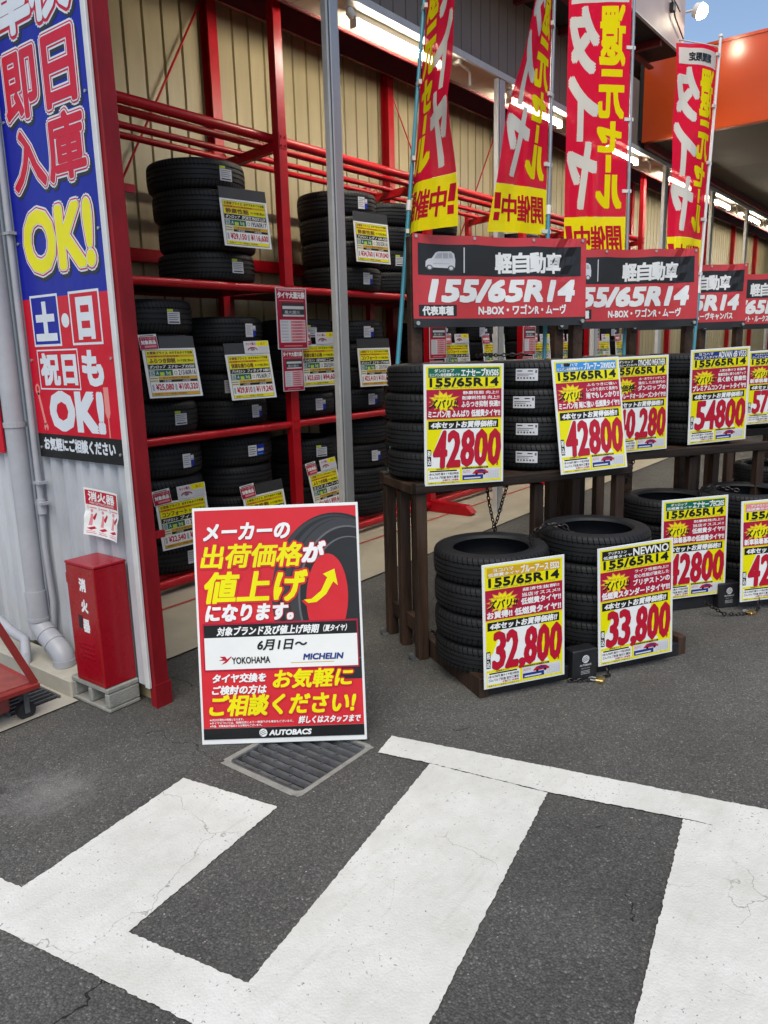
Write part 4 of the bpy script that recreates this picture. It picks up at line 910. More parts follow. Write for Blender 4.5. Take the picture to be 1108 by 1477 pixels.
# ------------------------------------------------------------------ front displays
def price_board(c, psi, tilt, roll, w, h, lab, head, headink, mk, use, model, rows, price, burst='ズバリ!!'):
    t = thing('price_board', lab, 'price board', mtx=plane_mtx(c, psi, tilt, roll), group='yellow price boards for the 155/65R14 tyres')
    MB().box(-w/2, -h/2, -.006, w/2, h/2, 0).obj('board', MAT['board'], t, bevel=.0015)
    P = Print(.0006)
    X = lambda a: -w/2 + a*w
    Y = lambda b: h/2 - b*h
    def rc(a, b, c_, d_, col, ly=0): P.rect(X(a), Y(d_), X(c_), Y(b), col, ly)
    def tx(s, a, b, c_, d_, col, bold=0, ly=2, sh=0, n=6): P.text(s, X(a), Y(d_), (c_-a)*w, (d_-b)*h, col, ly, bold, sh, n=n)
    def pl(pts, col, ly=0): P.poly([(X(a), Y(b)) for a, b in pts], col, ly)
    rc(.03, .018, .97, .985, 'yellow', 0)
    rc(.055, .030, .945, .107, head, 1)
    tx(mk, .13, .040, .37, .066, headink, .03); tx(use, .07, .074, .44, .100, headink, .03)
    tx(model, .46, .038, .93, .100, headink, .04)
    tx('155/65R14', .075, .115, .925, .180, 'black', .075, 2, 0, 10)
    tx('代表車種 N-BOX・ワゴンR・ムーヴ・タント・スペーシア・デイズ', .11, .186, .88, .197, 'mid', .02)
    rc(.03, .205, .97, .445, 'crimson', 1)
    # burst
    pts = []
    r = random.Random(len(lab))
    for k in range(28):
        an = 2*math.pi*k/28; q = (1.0 if k % 2 == 0 else .66)*r.uniform(.88, 1.08)
        pts.append((.235 + .205*q*math.cos(an), .305 + .092*q*math.sin(an)))
    pl(pts, 'orange', 2)
    pl([(.235+(a-.235)*.86, .305+(b-.305)*.86) for a, b in pts], 'yellow', 3)
    tx('4本セット', .12, .262, .32, .283, 'orange', .04, 4); tx(burst, .07, .288, .41, .355, 'black', .04, 4, .18)
    r1, r2, r3, r4 = rows
    tx(r1, .48, .222, .93, .248, 'white', .03); tx(r2, .47, .262, .94, .292, 'white', .03); tx(r3, .46, .305, .95, .355, 'white', .04)
    tx(r4, .05, .378, .95, .433, 'white', .045)
    rc(.03, .449, .97, .453, 'orange', 1)
    rc(.05, .462, .93, .530, 'black', 1); tx('4本セットお買得価格!!', .085, .470, .90, .522, 'white', .05, 2, .18)
    pl([(.03, .85), (.22, .53), (.70, .53), (.66, .70), (.80, .85)], 'white', .5); pl([(.03, .78), (.13, .70), (.25, .62), (.33, .55), (.2, .85), (.03, .85)], 'white', .6)
    # the price, figure by figure, with a dark rim
    n = len(price); wid = [.075 if ch == ',' else .172 for ch in price]; tot = sum(wid); x = .108; sc = .855/tot
    for ch, wd in zip(price, wid):
        ww = wd*sc
        if ch == ',':
            a, b, c2, d2 = x+.012, .80, x+ww-.004, .862
        else: a, b, c2, d2 = x+.014, .552, x+ww-.012, .842
        k = .2 if ch == ',' else .038
        tx(ch, a, b, c2, d2, 'brown', k*1.2, 2, .06, 14); tx(ch, a, b, c2, d2, 'red', k, 3, .06, 14)
        x += ww
    tx('円', .865, .822, .925, .850, 'red', .08, 3)
    rc(.03, .695, .080, .832, 'black', 2); tx('税', .036, .705, .074, .755, 'white', .03, 3); tx('込', .036, .768, .074, .822, 'white', .03, 3)
    rc(.04, .872, .435, .968, 'white', 1); tx('低燃費タイヤ', .14, .856, .30, .868, 'brown', .02); rc(.06, .873, .40, .884, 'black', 2); tx('1本10,700円 廃タイヤ処分料別', .05, .892, .42, .914, 'black', .02); tx('ゴムバルブ別途 取付工賃別', .05, .921, .42, .943, 'black', .02); tx('お値打ち 4本価格', .22, .948, .42, .964, 'red', .02)
    rc(.465, .858, .80, .872, 'black', 2); tx('おトクな会員カード割引', .48, .860, .78, .870, 'yellow', 0, 3)
    rc(.465, .874, .95, .968, 'lgrey', 1); pl([(.60, .91), (.64, .885), (.70, .878), (.76, .885), (.80, .905), (.80, .918), (.60, .918)], 'red', 2); P.ell(X(.65), Y(.918), .016*w, .011*h, 'black', 3, 12); P.ell(X(.75), Y(.918), .016*w, .011*h, 'black', 3, 12); pl([(.655, .902), (.67, .888), (.74, .888), (.76, .902)], 'navy', 3)
    rc(.47, .925, .735, .965, 'navy', 2); rc(.49, .945, .70, .957, 'lgrey', 3); tx('AUTO', .475, .885, .57, .905, 'pink', .02, 2)
    for i in range(6): rc(.775+.03*i, .895, .777+.03*i, .960, 'grey', 2)
    for i in range(5): rc(.775, .898+.014*i, .94, .899+.014*i, 'grey', 2)
    rc(.03, .970, .97, .985, 'yellow', 1.5); tx('全国チェーン 価格はすべて税込です', .05, .972, .42, .982, 'brown', .02)
    P.build('printing', t)
    return t

def wood_table(O, psi, lab):
    t = thing('display_table', lab, 'display table', mtx=yaw_mtx((O[0], O[1], 0), psi), group='dark wooden display tables')
    # local x along the front, y to the back
    for x, y in ((-.075, .56), (-.075, 1.0), (.685, .60), (1.05, 1.0), (1.225, .56), (1.225, 1.0), (-.07, .80)):
        MB().box(x, y, .0, x+.062, y+.056, .925 if y > .57 else .944).obj('leg', MAT['wood'], t, bevel=.004)
    for x, y in ((-.075, .56), (-.075, 1.0)): MB().box(x-.04, y-.002, .0, x-.001, y+.05, .006).tube([(x-.03, y+.02, .02), (x-.03, y+.045, .02)], .017, 10).obj('foot_plate', MAT['grate'], t)
    MB().box(-.085, .540, .945, 1.325, .600, 1.0).obj('front_rail', MAT['woodx'], t, bevel=.004)
    MB().box(-.085, 1.005, .9305, 1.325, 1.08, 1.0).obj('back_rail', MAT['woodx'], t, bevel=.004)
    for x in (-.085, 1.245): MB().box(x, .6055, .935, x+.075, 1.0045, .985).obj('side_rail', MAT['wood'], t, bevel=.004)
    s = MB()
    for i in range(5): s.box(-.005+i*.255, .606, .968, .215+i*.255, 1.004, .992)
    s.obj('top_slats', MAT['wood'], t)
    for x in (-.05, 1.25): MB().box(x, .636, .13, x+.045, .999, .21).obj('stretcher', MAT['wood'], t)
    return t
def pallet(O, psi, lab):
    t = thing('tyre_pallet', lab, 'pallet', mtx=yaw_mtx((O[0], O[1], 0), psi), group='low dark pallets under the front tyres')
    MB().box(0, 0, 0, .055, .80, .105).obj('side_runner', MAT['wood'], t, bevel=.004)
    MB().box(1.255, .02, .0, 1.31, .80, .105).obj('side_runner', MAT['wood'], t, bevel=.004)
    MB().box(.056, .01, 0, .55, .05, .075).box(.70, .015, 0, 1.254, .05, .075).obj('front_board', MAT['blackplastic'], t, bevel=.003)
    MB().box(.056, .72, 0, 1.254, .77, .075).obj('back_board', MAT['blackplastic'], t)
    m = MB()
    for i in range(30): m.box(.06+i*.0405, .051, .078, .066+i*.0405, .78, .083)
    for i in range(14): m.box(.056, .06+i*.054, .0722, 1.254, .066+i*.054, .0775)
    m.obj('wire_deck', MAT['wire'], t)
    for i in range(3): MB().box(.2+i*.42, .06, .0, .28+i*.42, .715, .070).obj('bearer', MAT['blackplastic'], t)
    return t
def mark(P, cx, cy, r, col, cut, ly=1):
    """round striped emblem"""
    P.ell(cx, cy, r, r, col, ly, 24)
    for i, o in enumerate((-.45, -.05, .35)):
        P.poly([(cx-r*.9, cy+r*(o-.32)), (cx-r*.9, cy+r*(o-.20)), (cx+r*(.75-.2*i), cy+r*(o+.42)), (cx+r*(.82-.2*i), cy+r*(o+.30))], cut, ly+1)
def weight(c, psi, lab):
    t = thing('board_foot', lab, 'foot', mtx=yaw_mtx(c, psi), group='black plastic feet with a white emblem')
    MB().box(-.075, -.02, 0, .075, .06, .165).obj('body', MAT['blackplastic'], t, bevel=.006)
    P = Print(.0008); mark(P, .0, .115, .022, 'lgrey', 'black'); P.text('AUTOBACS', -.035, .078, .07, .010, 'lgrey', 1, .03); P.text('SINCE 1974', -.026, .062, .052, .007, 'grey', 1)
    for i in range(3): P.rect(-.028, .034+i*.008, .028, .037+i*.008, 'grey', 1)
    o = P.build('emblem', t); o.matrix_basis = Matrix.Translation((0, -.0205, 0)) @ Matrix.Rotation(R(90), 4, 'X')
    return t
def chain(pts, lab, name='chain', link_len=.030):
    pts = [Vector(p) for p in pts]; segs = []; m = MB()
    # resample
    d = [0]
    for a, b in zip(pts[:-1], pts[1:]): d.append(d[-1]+(b-a).length)
    n = int(d[-1]/(link_len*.78)); 
    def at(s):
        for i in range(len(pts)-1):
            if s <= d[i+1] or i == len(pts)-2: return pts[i].lerp(pts[i+1], (s-d[i])/max(1e-6, d[i+1]-d[i])), (pts[i+1]-pts[i]).normalized()
    for k in range(n):
        p, t = at((k+.5)*d[-1]/n)
        a = t.cross(Vector((.3, .1, 1))).normalized(); b = t.cross(a)
        side = a if k % 2 else b
        ring = [p + t*math.cos(2*math.pi*j/10)*link_len*.52 + side*math.sin(2*math.pi*j/10)*link_len*.30 for j in range(10)]
        m.tube(ring, .0036, 5, closed=True)
    o = m.obj(name, MAT['chain'], smooth=True)
    return tag(o, lab, 'chain', 'dark steel security chains')
def padlock(c, psi, lab):
    t = thing('padlock', lab, 'padlock', mtx=yaw_mtx(c, psi), group='brass padlocks on the ground')
    MB().box(-.028, -.022, .0, .028, .022, .020).obj('body', MAT['brass'], t, bevel=.004)
    MB().tube([(-.016, .022, .010), (-.018, .045, .011), (0, .058, .011), (.018, .045, .011), (.016, .022, .010)], .0045, 8).obj('shackle', MAT['bolt'], t, smooth=True)

T1, T2, T3, T4 = ((3.064, 1.795), -31.0), ((4.53, 1.42), -35.0), ((6.30, 1.06), -38.0), ((8.0, .82), -38.0)
def loc(T, a, d_, z=0):
    p = R(T[1]); return (T[0][0] + a*math.cos(p) - d_*math.sin(p), T[0][1] + a*math.sin(p) + d_*math.cos(p), z)
NAMES = ['nearest', 'second', 'third', 'fourth']
for k, T in enumerate((T1, T2, T3, T4)):
    wood_table(T[0], T[1], ['nearest dark wooden table carrying tyres behind the 32,800 yen board', 'second dark wooden table, carrying the tyres behind the 54,800 yen board', 'third dark wooden table at the right edge, beyond the 54,800 yen board', 'farthest dark wooden table at the right, mostly hidden by the others'][k])
pallet(T1[0], T1[1], 'nearest low pallet with wire deck under the 32,800 and 33,800 yen tyres')
PB = ((4.74, 1.50), -38.0)
pallet(PB[0], PB[1], 'second low pallet, under the tyres with the two 42,800 yen boards')
PC = ((6.55, 1.22), -38.0)
pallet(PC[0], PC[1], 'third low pallet at the far right behind the second display')
GF = 'tyres stacked on the front displays'
stack('s', *loc(T1, .225, .285)[:2], .084, 4, 'in the pallet stack behind the 32,800 yen board', GF, wob=.008)
stack('s', *loc(T1, .875, .300)[:2], .112, 4, 'in the pallet stack behind the 33,800 yen board', GF, wob=.008)
stack('s', *loc(T1, .205, .86)[:2], 1.002, 4, 'on the table behind the first 42,800 yen board', GF, wob=.012)
stack('s', *loc(T1, .865, .88)[:2], 1.002, 4, 'on the table behind the second 42,800 yen board', GF, {0: (2, -60), 1: (2, -58), 2: (2, -63), 3: (2, -60)}, wob=.01)
stack('s', *loc(PB, .30, .33)[:2], .084, 4, 'on the pallet behind the 42,800 yen board right of 33,800', GF, wob=.008)
stack('s', *loc(PB, .92, .33)[:2], .084, 4, 'on the pallet behind the rightmost low 42,800 yen board', GF, wob=.008)
stack('s', *loc(T2, .23, .86)[:2], 1.002, 4, 'on the table behind the 40,280 yen board', GF)
stack('s', *loc(T2, .87, .88)[:2], 1.002, 4, 'on the table behind the 54,800 yen board', GF)
stack('s', *loc(T3, .23, .86)[:2], 1.002, 4, 'on the table behind the 57,800 yen board', GF)
stack('s', *loc(T3, .88, .86)[:2], 1.002, 4, 'on the third table, right of the 57,800 yen stack', GF)
stack('s', *loc(PC, .30, .33)[:2], .084, 4, 'on the third pallet behind the reddish topped board', GF, {3: (1, -18)})
stack('s', *loc(PC, .92, .33)[:2], .084, 4, 'on the third pallet at the right edge', GF, {3: (1, -30)})
stack('s', *loc(T4, .23, .86)[:2], 1.002, 4, 'on the farthest table, left stack', GF)
stack('s', *loc(T4, .88, .86)[:2], 1.002, 4, 'on the farthest table, right stack', GF)

price_board((3.515, 2.152, 1.300), -34, 2, -1, .462, .637, 'first 42,800 yen board on the nearest table, with green heading bar', 'green', 'white', 'ダンロップ', 'ミニバン用低燃費タイヤ', 'エナセーブRV505', ('静粛性能 向上!!', '耐摩耗性能 向上!!', 'ふらつき抑制 快適!!', 'ミニバン用 ふんばり 低燃費タイヤ!!'), '42800')
price_board((4.205, 1.737, 1.309), -30, 9, 1, .464, .642, 'tilted 42,800 yen board with sky blue heading on the nearest table', 'sky', 'white', 'ヨコハマ', 'ミニバン用低燃費タイヤ', 'ブルーアースRV03CK', ('ふらつきに強い', 'しっかり走れて長持ち', '雨でもしっかり!!', 'ミニバン用 雨に強い 低燃費タイヤ!!'), '42800')
price_board((5.007, 1.735, 1.312), -33, 1, 1, .446, .617, '40,280 yen board with black heading, half hidden by the tilted board', 'black', 'white', 'ダンロップ', 'オールシーズンタイヤ', 'SYNCHRO WEATHER', ('水・氷でスイッチして', '進化した次世代の', 'ダンロップの', 'ハイグレードオールシーズンタイヤ!!!'), '40,280', '特価格')
price_board((5.578, 1.392, 1.338), -37, -1, 2, .469, .636, '54,800 yen board with blue heading on the second table', 'navy', 'white', 'ヨコハマ', 'プレミアムタイヤ', 'ADVAN dB V553', ('上質な静けさ 新基準', '静粛性能に乗り心地アップ', '長く続く静粛性', 'プレミアムコンフォートタイヤ!!'), '54800')
price_board((6.601, 1.257, 1.347), -44, 0, 2, .431, .561, '57,800 yen board cut off by the right edge of the photo', 'navy', 'white', 'ブリヂストン', 'プレミアムタイヤ', 'レグノ GR-Leg', ('軽自動車専用レグノ', '静かさ長持ち', '上質な乗り心地', '新車装着以上の静粛性!!'), '57,800')
price_board((3.247, 1.648, .375), -32.8, 2, .3, .455, .627, '32,800 yen board with orange heading on the nearest pallet', 'gold', 'white', 'ヨコハマ', '低燃費タイヤ', 'ブルーアース ES32', ('経済性抜群!!', '当店オススメ!!', '低燃費タイヤ!!', 'お買得!! 低燃費タイヤ!!'), '32,800')
price_board((3.826, 1.300, .377), -33.6, 1.6, 1.5, .464, .633, '33,800 yen board with black heading on the nearest pallet', 'black', 'white', 'ブリヂストン', '低燃費タイヤ', 'NEWNO', ('ライフ性能向上!!', '安心性能が進化した', 'ブリヂストンの', '低燃費スタンダードタイヤ!!!'), '33,800')
price_board((4.945, 1.325, .417), -39.4, 1.4, .8, .472, .650, '42,800 yen board with green heading on the second pallet, behind the 33,800 board', 'green', 'white', 'ダンロップ', '低燃費タイヤ', 'エナセーブEC205', ('耐摩耗性向上!!', '当店オススメ!!', '低燃費タイヤ!!', '新車装着基準の低燃費タイヤ!!'), '42800')
price_board((5.27, .912, .395), -43, 2.5, 1.7, .493, .654, 'low 42,800 yen board with brownish heading cut by the right edge', 'pink', 'white', 'ブリヂストン', '低燃費タイヤ', 'エコピア NH200', ('ライフ性能アップ!!', '当店オススメ!!', '低燃費タイヤ!!', '新車装着基準の低燃費タイヤ!!'), '42800')
price_board((6.80, 1.05, .42), -43, 2.5, 1.7, .47, .64, 'board with reddish heading, only its top seen over the right pallet tyres', 'pink', 'white', 'ブリヂストン', 'プレミアムタイヤ', 'フィネッサ', ('静粛性', '快適', '安心', '新車装着基準の低燃費タイヤ!!'), '46,800')
weight(loc(T1, .60, -.012, .0), -31, 'black plastic foot with white emblem between the 32,800 and 33,800 boards')
weight((5.14, 1.155, 0), -40, 'black plastic foot with white emblem between the two low 42,800 boards')
chain([loc(T1, .555, .94, .925), loc(T1, .585, .95, .76), loc(T1, .618, .95, .62), loc(T1, .622, .95, .53), loc(T1, .630, .95, .62), loc(T1, .675, .95, .76), loc(T1, .725, .94, .925)], 'dark chain hanging in a V under the nearest table')
chain([(5.20, 1.93, .96), (5.24, 1.92, .84), (5.27, 1.90, .74), (5.31, 1.88, .84), (5.35, 1.86, .96)], 'dark chain hanging in a V under the second table')
chain([loc(T1, .35, .10, .725), loc(T1, .42, .22, .735), loc(T1, .50, .29, .740), loc(T1, .57, .30, .765), loc(T1, .66, .26, .75), loc(T1, .70, .22, .70)], 'dark chain lying across the two nearest pallet stacks', link_len=.036)
chain([loc(PB, .45, .20, .71), loc(PB, .52, .30, .715), loc(PB, .61, .34, .725), loc(PB, .70, .32, .725), loc(PB, .78, .24, .71)], 'dark chain lying across the two stacks of the second pallet', link_len=.036)
chain([loc(T1, .36, .70, 1.655), loc(T1, .45, .76, 1.66), loc(T1, .54, .80, 1.655), loc(T1, .62, .78, 1.655), loc(T1, .70, .72, 1.655)], 'dark chain lying over the table tyres above the green headed board')
chain([loc(T1, .50, -.03, .015), loc(T1, .60, -.06, .007), loc(T1, .66, -.07, .007), loc(T1, .74, -.05, .007), loc(T1, .76, -.0, .06)], 'dark chain on the asphalt below the 33,800 yen board')
padlock(loc(T1, .655, -.085, .0), 10, 'brass padlock on the asphalt left of the 33,800 yen board')
chain([(4.85, 1.22, .10), (4.93, 1.12, .02), (5.02, 1.03, .007), (5.10, .97, .007), (5.16, .96, .03), (5.20, .98, .10)], 'dark chain on the asphalt between the two low 42,800 yen boards')
padlock((5.07, .99, 0), -20, 'brass padlock on the asphalt below the second pallet')

# ------------------------------------------------------------------ banners
def banner(c, psi, roll, w, h, lab, cars, seed, posts=True):
    t = thing('size_banner', lab, 'banner', mtx=plane_mtx(c, psi, 0, roll), group='red and black tyre size banners')
    r = random.Random(seed); ph = [r.uniform(0, 6.28) for _ in range(6)]
    def df(u, v, z):
        a = u/w; e = .010*math.sin(7*a+ph[0]+3*v) + .006*math.sin(15*a+ph[1]-5*v) + .010*(v/h)*math.sin(4*a+ph[2])
        e += .012*math.exp(-((a-.36)/.07)**2 - ((v/h-.35)/.3)**2)*math.sin(40*a+25*v/h)
        sag = -.010*math.cos(math.pi*a)*(1 if v > 0 else .3) - .005*abs(math.sin(3*math.pi*(a+.5)))*(1 if v > 0 else 0)
        return Vector((u, v + sag, z + e))
    us = [-w/2 + w*i/36 for i in range(0, 37)]; vg = [-h/2 + h*i/10 for i in range(0, 11)]; df = Grid(df, us, vg)
    P = Print(.0008); P.rect(-w/2, -h/2, w/2, h/2, 'hem', 0)
    P.build('cloth', t, df, us, vg, mats={'hem': MAT['bannercloth']}, both=True)
    P = Print(.0011)
    X = lambda a: -w/2+a*w
    Y = lambda b: h/2-b*h
    P.rect(X(0), Y(.905), X(1), Y(0), 'bannerred', 0); 
    P.rect(X(.03), Y(.43), X(.968), Y(.095), 'dark', 1)
    car = [(.07, .34), (.072, .28), (.085, .255), (.105, .245), (.125, .185), (.14, .17), (.205, .165), (.222, .19), (.228, .26), (.226, .335), (.21, .345)]
    P.poly([(X(a), Y(b)) for a, b in car], 'lgrey', 2)
    P.poly([(X(a), Y(b)) for a, b in ((.118, .243), (.134, .195), (.158, .188), (.158, .240))], 'grey', 3); P.poly([(X(a), Y(b)) for a, b in ((.163, .188), (.190, .186), (.190, .238), (.163, .240))], 'grey', 3); P.poly([(X(a), Y(b)) for a, b in ((.195, .186), (.209, .188), (.217, .236), (.195, .238))], 'grey', 3)
    for a in (.092, .205): P.ell(X(a), Y(.345), .017*w, .030*h/ .44*.44, 'mid', 3, 16); P.ell(X(a), Y(.345), .010*w, .018*h, 'lgrey', 4, 16)
    P.rect(X(.113), Y(.30), X(.200), Y(.296), 'grey', 3)
    P.rect(X(.272), Y(.395), X(.278), Y(.125), 'lgrey', 2)
    for k, ch in enumerate('軽自動車'): P.text(ch, X(.452+.0985*k), Y(.385), .090*w, .215*h, 'white', 2, .045)
    P.text('155/65R14', X(.10), Y(.715), .825*w, .225*h, 'white', 2, .085, .25, n=8)
    P.rect(X(.03), Y(.880), X(.235), Y(.755), 'dark', 1); P.text('代表車種', X(.05), Y(.868), .165*w, .095*h, 'white', 2, .045)
    P.text(cars, X(.36), Y(.865), .515*w, .105*h, 'white', 2, .04)
    P.build('printing', t, df, us, vg, mats={k: (ink(k) if k != 'bannerred' else BR) for k in ('bannerred', 'dark', 'lgrey', 'grey', 'mid', 'white')})
    g = MB()
    for a in (.02, .33, .67, .975):
        p = df(X(a), Y(.03), .003); g.tube([p, p+Vector((0, 0, .004))], .009, 12)
    for a in (.02, .975):
        p = df(X(a), Y(.955), .003); g.tube([p, p+Vector((0, 0, .012))], .012, 12)
    g.obj('eyelets', MAT['bolt'], t)
    for x in (-w/2+.03, w/2-.03):
        MB().box(x-.035, -c[2]+.004, -.095, x+.035, h/2-.01, -.03).obj('post', MAT['wood'], t, bevel=.004)
    MB().box(-w/2+.066, -h/2+.02, -.075, w/2-.066, -h/2+.075, -.04).obj('lower_rail', MAT['woodx'], t)
    return t
BR = M('banner_vinyl_red', (.52, .032, .040), .33, 0, .10, 5)
banner((4.245, 2.322, 2.086), -32, 0, 1.174, .523, 'nearest red and black 155/65R14 size banner with a white car', 'N-BOX・ワゴンR・ムーヴ', 1)
banner((5.76, 2.108, 2.10), -38.8, .3, 1.145, .565, 'second 155/65R14 banner, its left end hidden behind the nearest one', 'N-BOX・ワゴンR・ムーヴ', 2)
banner((7.05, 2.035, 2.085), -39.8, .5, 1.10, .54, 'third 155/65R14 banner, listing a car name ending in canvas', 'タント・ムーヴキャンバス', 3)
banner((8.55, 1.86, 2.085), -37, .5, 1.17, .54, 'fourth size banner, cut off by the right edge of the photo', 'タント・ルークス・スペーシア', 4)

# ------------------------------------------------------------------ flags
FW, FH = .45, 1.80
def flag(base, top, zb, az, theta, lab, seed, polemat, fold=.012, su=1, sv=1):
    """az: direction (deg) the cloth hangs away from the pole when flat; theta(s,t): turn out of that plane"""
    base, top = Vector(base), Vector(top); ax = (top-base).normalized()
    L = (top-base).length
    t = thing('sale_flag', lab, 'flag', loc=base, group='red and yellow tyre sale flags on poles')
    MB().tube([(0, 0, 0), ax*(L*.46)], .0135, 10).obj('lower_pole', MAT['teal'], t, smooth=True)
    MB().tube([ax*(L*.46+.001), ax*L], [.0125, .011], 10).obj('upper_pole', polemat, t, smooth=True)
    MB().tube([ax*(L*.46), ax*(L*.46+.06)], .017, 10).obj('joint', MAT['clip'], t, smooth=True)
    s0 = (zb-base.z)/ax.z
    u0 = Vector((math.cos(R(az)), math.sin(R(az)), 0)); n0 = Vector((math.sin(R(az)), -math.cos(R(az)), 0))
    if n0.dot(Vector((-.79, -.61, 0))) < 0: n0 = -n0
    r = random.Random(seed); ph = [r.uniform(0, 6.28) for _ in range(4)]
    def df(u, v, z):
        n = 12; p = base*0 + ax*(s0+v*sv) + u0*.02; d = u0
        for k in range(n):
            s = u*(k+.5)/n; th = R(theta(s/FW, v/FH)); d = u0*math.cos(th) + n0*math.sin(th); p = p + d*(u*su/n)
        nn = Vector((0, 0, 1)).cross(d).normalized()
        return p + nn*(z + fold*(u/FW)*math.sin(9*v+5*u/FW+ph[0]) + fold*.5*math.sin(16*u/FW + 3*v + ph[1])*(u/FW)) + Vector((0, 0, -.012*math.sin(math.pi*u/FW)*(1-v/FH)*0))
    us = [FW*i/12 for i in range(0, 13)]; vg = [FH*i/36 for i in range(0, 37)]; df = Grid(df, us, vg)
    cm = {'flagred': MAT['flagred'], 'flagyel': MAT['flagyel'], 'white': MAT['flagwhite'], 'yel': MAT['flagyel'], 'ink': MAT['flagink'], 'black': ink('black')}
    P = Print(.0004); P.rect(0, .29, FW, FH, 'flagred', -1); P.rect(0, 0, FW, .288, 'flagyel', -1)
    P.build('cloth', t, df, us, vg, mats=cm)
    P = Print(.0012)
    def big(ch, u0_, u1, a, b, col, bold): P.text(ch, u0_, FH-b, u1-u0_, b-a, col, 0, bold, res=3, n=8)
    P.rect(.02, FH-.165, FW-.02, FH-.035, 'white', 0); P.text('期間限定', .12, FH-.135, .22, .065, 'black', 1, .05)
    for ch, a, b in (('タ', .20, .60), ('イ', .635, 1.02), ('ヤ', 1.055, 1.45)): big(ch, .240, .430, a, b, 'white', .05)
    big('還', .045, .225, .19, .56, 'yel', .03); big('元', .045, .225, .60, .89, 'yel', .04); big('セ', .06, .225, .925, 1.10, 'yel', .07); P.rect(.125, FH-1.235, .165, FH-1.125, 'yel', 0); big('ル', .045, .225, 1.26, 1.45, 'yel', .07)
    for k, ch in enumerate('開催中'): P.text(ch, .03+.118*k, .07, .108, .16, 'ink', 0, .028, .1)
    P.poly([(.385, .14), (.43, .14), (.445, .235), (.40, .235)], 'ink', 0); P.rect(.385, .07, .425, .12, 'ink', 0)
    P.build('lettering', t, df, us, vg, mats=cm, both=True)
    for v in (.02, .45, .90, 1.35, 1.76):
        p = ax*(s0+v*sv); e = (df(.05, v, 0)-df(0, v, 0)).normalized(); MB().beam(p - e*.018, p + e*.055, .018, .024).obj('clip', MAT['clip'], t)
    # top arm
    MB().tube([ax*(s0+FH*sv+.03), ax*(s0+FH*sv+.03) + (df(FW, FH, 0)-df(0, FH, 0))], .006, 8).tube([ax*(L-.02), ax*L], .019, 10).obj('top_arm', MAT['clip'], t, smooth=True)
p1 = (Vector((3.75, 2.75, 1.698)), Vector((4.215, 2.848, 3.724)))
def along(a, b, z):
    t = (z-a.z)/(b.z-a.z); return a.lerp(b, t)
f1a, f1b = Vector((3.75, 2.75, 1.698)), Vector((4.215, 2.848, 3.724))
flag(along(f1a, f1b, .93), along(f1a, f1b, 4.35), 2.36, -31, lambda s, t: (112 - 56*min(1, max(0, (s-.18)/.30)))*max(0, 1-2.6*t) + (100-14*s)*min(1, 2.6*t), 'leftmost sale flag, turned edge on, yellow foot with red writing', 1, MAT['teal'], .008)
f2a, f2b = Vector((4.664, 2.249, 1.739)), Vector((5.094, 2.431, 3.881))
flag(along(f2a, f2b, .93), along(f2a, f2b, 4.40), 2.40, 149, lambda s, t: 5 + 44*min(1, t*1.25) + 8*math.sin(5*s+3*t)*(1-t), 'second sale flag from the left, twisted narrow toward the top', 2, MAT['greypole'], .010)
f3a, f3b = Vector((5.89, 2.181, 1.782)), Vector((6.39, 2.389, 4.261))
flag(along(f3a, f3b, .30), along(f3a, f3b, 4.62), 2.303, 143, lambda s, t: -14 + 10*math.sin(4*s+2*t), 'third sale flag from the left, hanging flat and wide', 3, MAT['greypole'], .010, 1.07, 1.214)
f4a, f4b = Vector((6.801, 1.917, 1.775)), Vector((7.354, 2.004, 4.105))
flag(along(f4a, f4b, .30), along(f4a, f4b, 4.20), 2.235, 143, lambda s, t: 14 + 22*math.sin(4.5*s+1.5*t), 'rightmost sale flag, its white pole top against the sky', 4, MAT['whitepole'], .012, 1.05, 1.05)

# ------------------------------------------------------------------ poster board
pm = plane_mtx((2.264, 2.346, .525), -53.5, 10.8, 1.0)
pb = thing('poster_board', 'large red poster on a stand announcing a maker price rise', 'poster board', mtx=pm)
W, H = .735, 1.054
MB().box(-W/2, -H/2, -.012, W/2, H/2, 0).obj('board', MAT['board'], pb, bevel=.002)
for x in (-.30, .30): MB().beam((x, .30, -.013), (x, -.42, -.30), .025, .015).obj('leg', MAT['wire'], pb)
P = Print(.0006); X = lambda a: -W/2+a*W; Y = lambda b: H/2-b*H
def rc(a, b, c, d_, col, ly=0): P.rect(X(a), Y(d_), X(c), Y(b), col, ly)
def tx(s, a, b, c, d_, col, bold=0, ly=8, sh=.22, n=8): P.text(s, X(a), Y(d_), (c-a)*W, (d_-b)*H, col, ly, bold, sh, n=n, res=3)
rc(.014, .012, .986, .932, 'poster_red', 0)
def clip_poly(pts, x0, y0, x1, y1):
    for ax_, lim, sg in ((0, x0, 1), (0, x1, -1), (1, y0, 1), (1, y1, -1)):
        out = []
        for i, p in enumerate(pts):
            q = pts[i-1]; ip = (p[ax_]-lim)*sg >= 0; iq = (q[ax_]-lim)*sg >= 0
            if ip != iq:
                t_ = (lim-q[ax_])/(p[ax_]-q[ax_]); out.append((q[0]+(p[0]-q[0])*t_, q[1]+(p[1]-q[1])*t_))
            if ip: out.append(p)
        pts = out
        if not pts: break
    return pts
def pell(cx, cy, rx, ry, col, ly, rot=0, y1=.935):
    pts = []
    for k in range(64):
        a = 2*math.pi*k/64; x, y = rx*math.cos(a), ry*math.sin(a); pts.append((cx + x*math.cos(rot) - y*math.sin(rot), cy + x*math.sin(rot) + y*math.cos(rot)))
    pts = clip_poly(pts, .014, .012, .986, y1)
    if len(pts) > 2: P.poly([(X(a), Y(b)) for a, b in pts], col, ly)
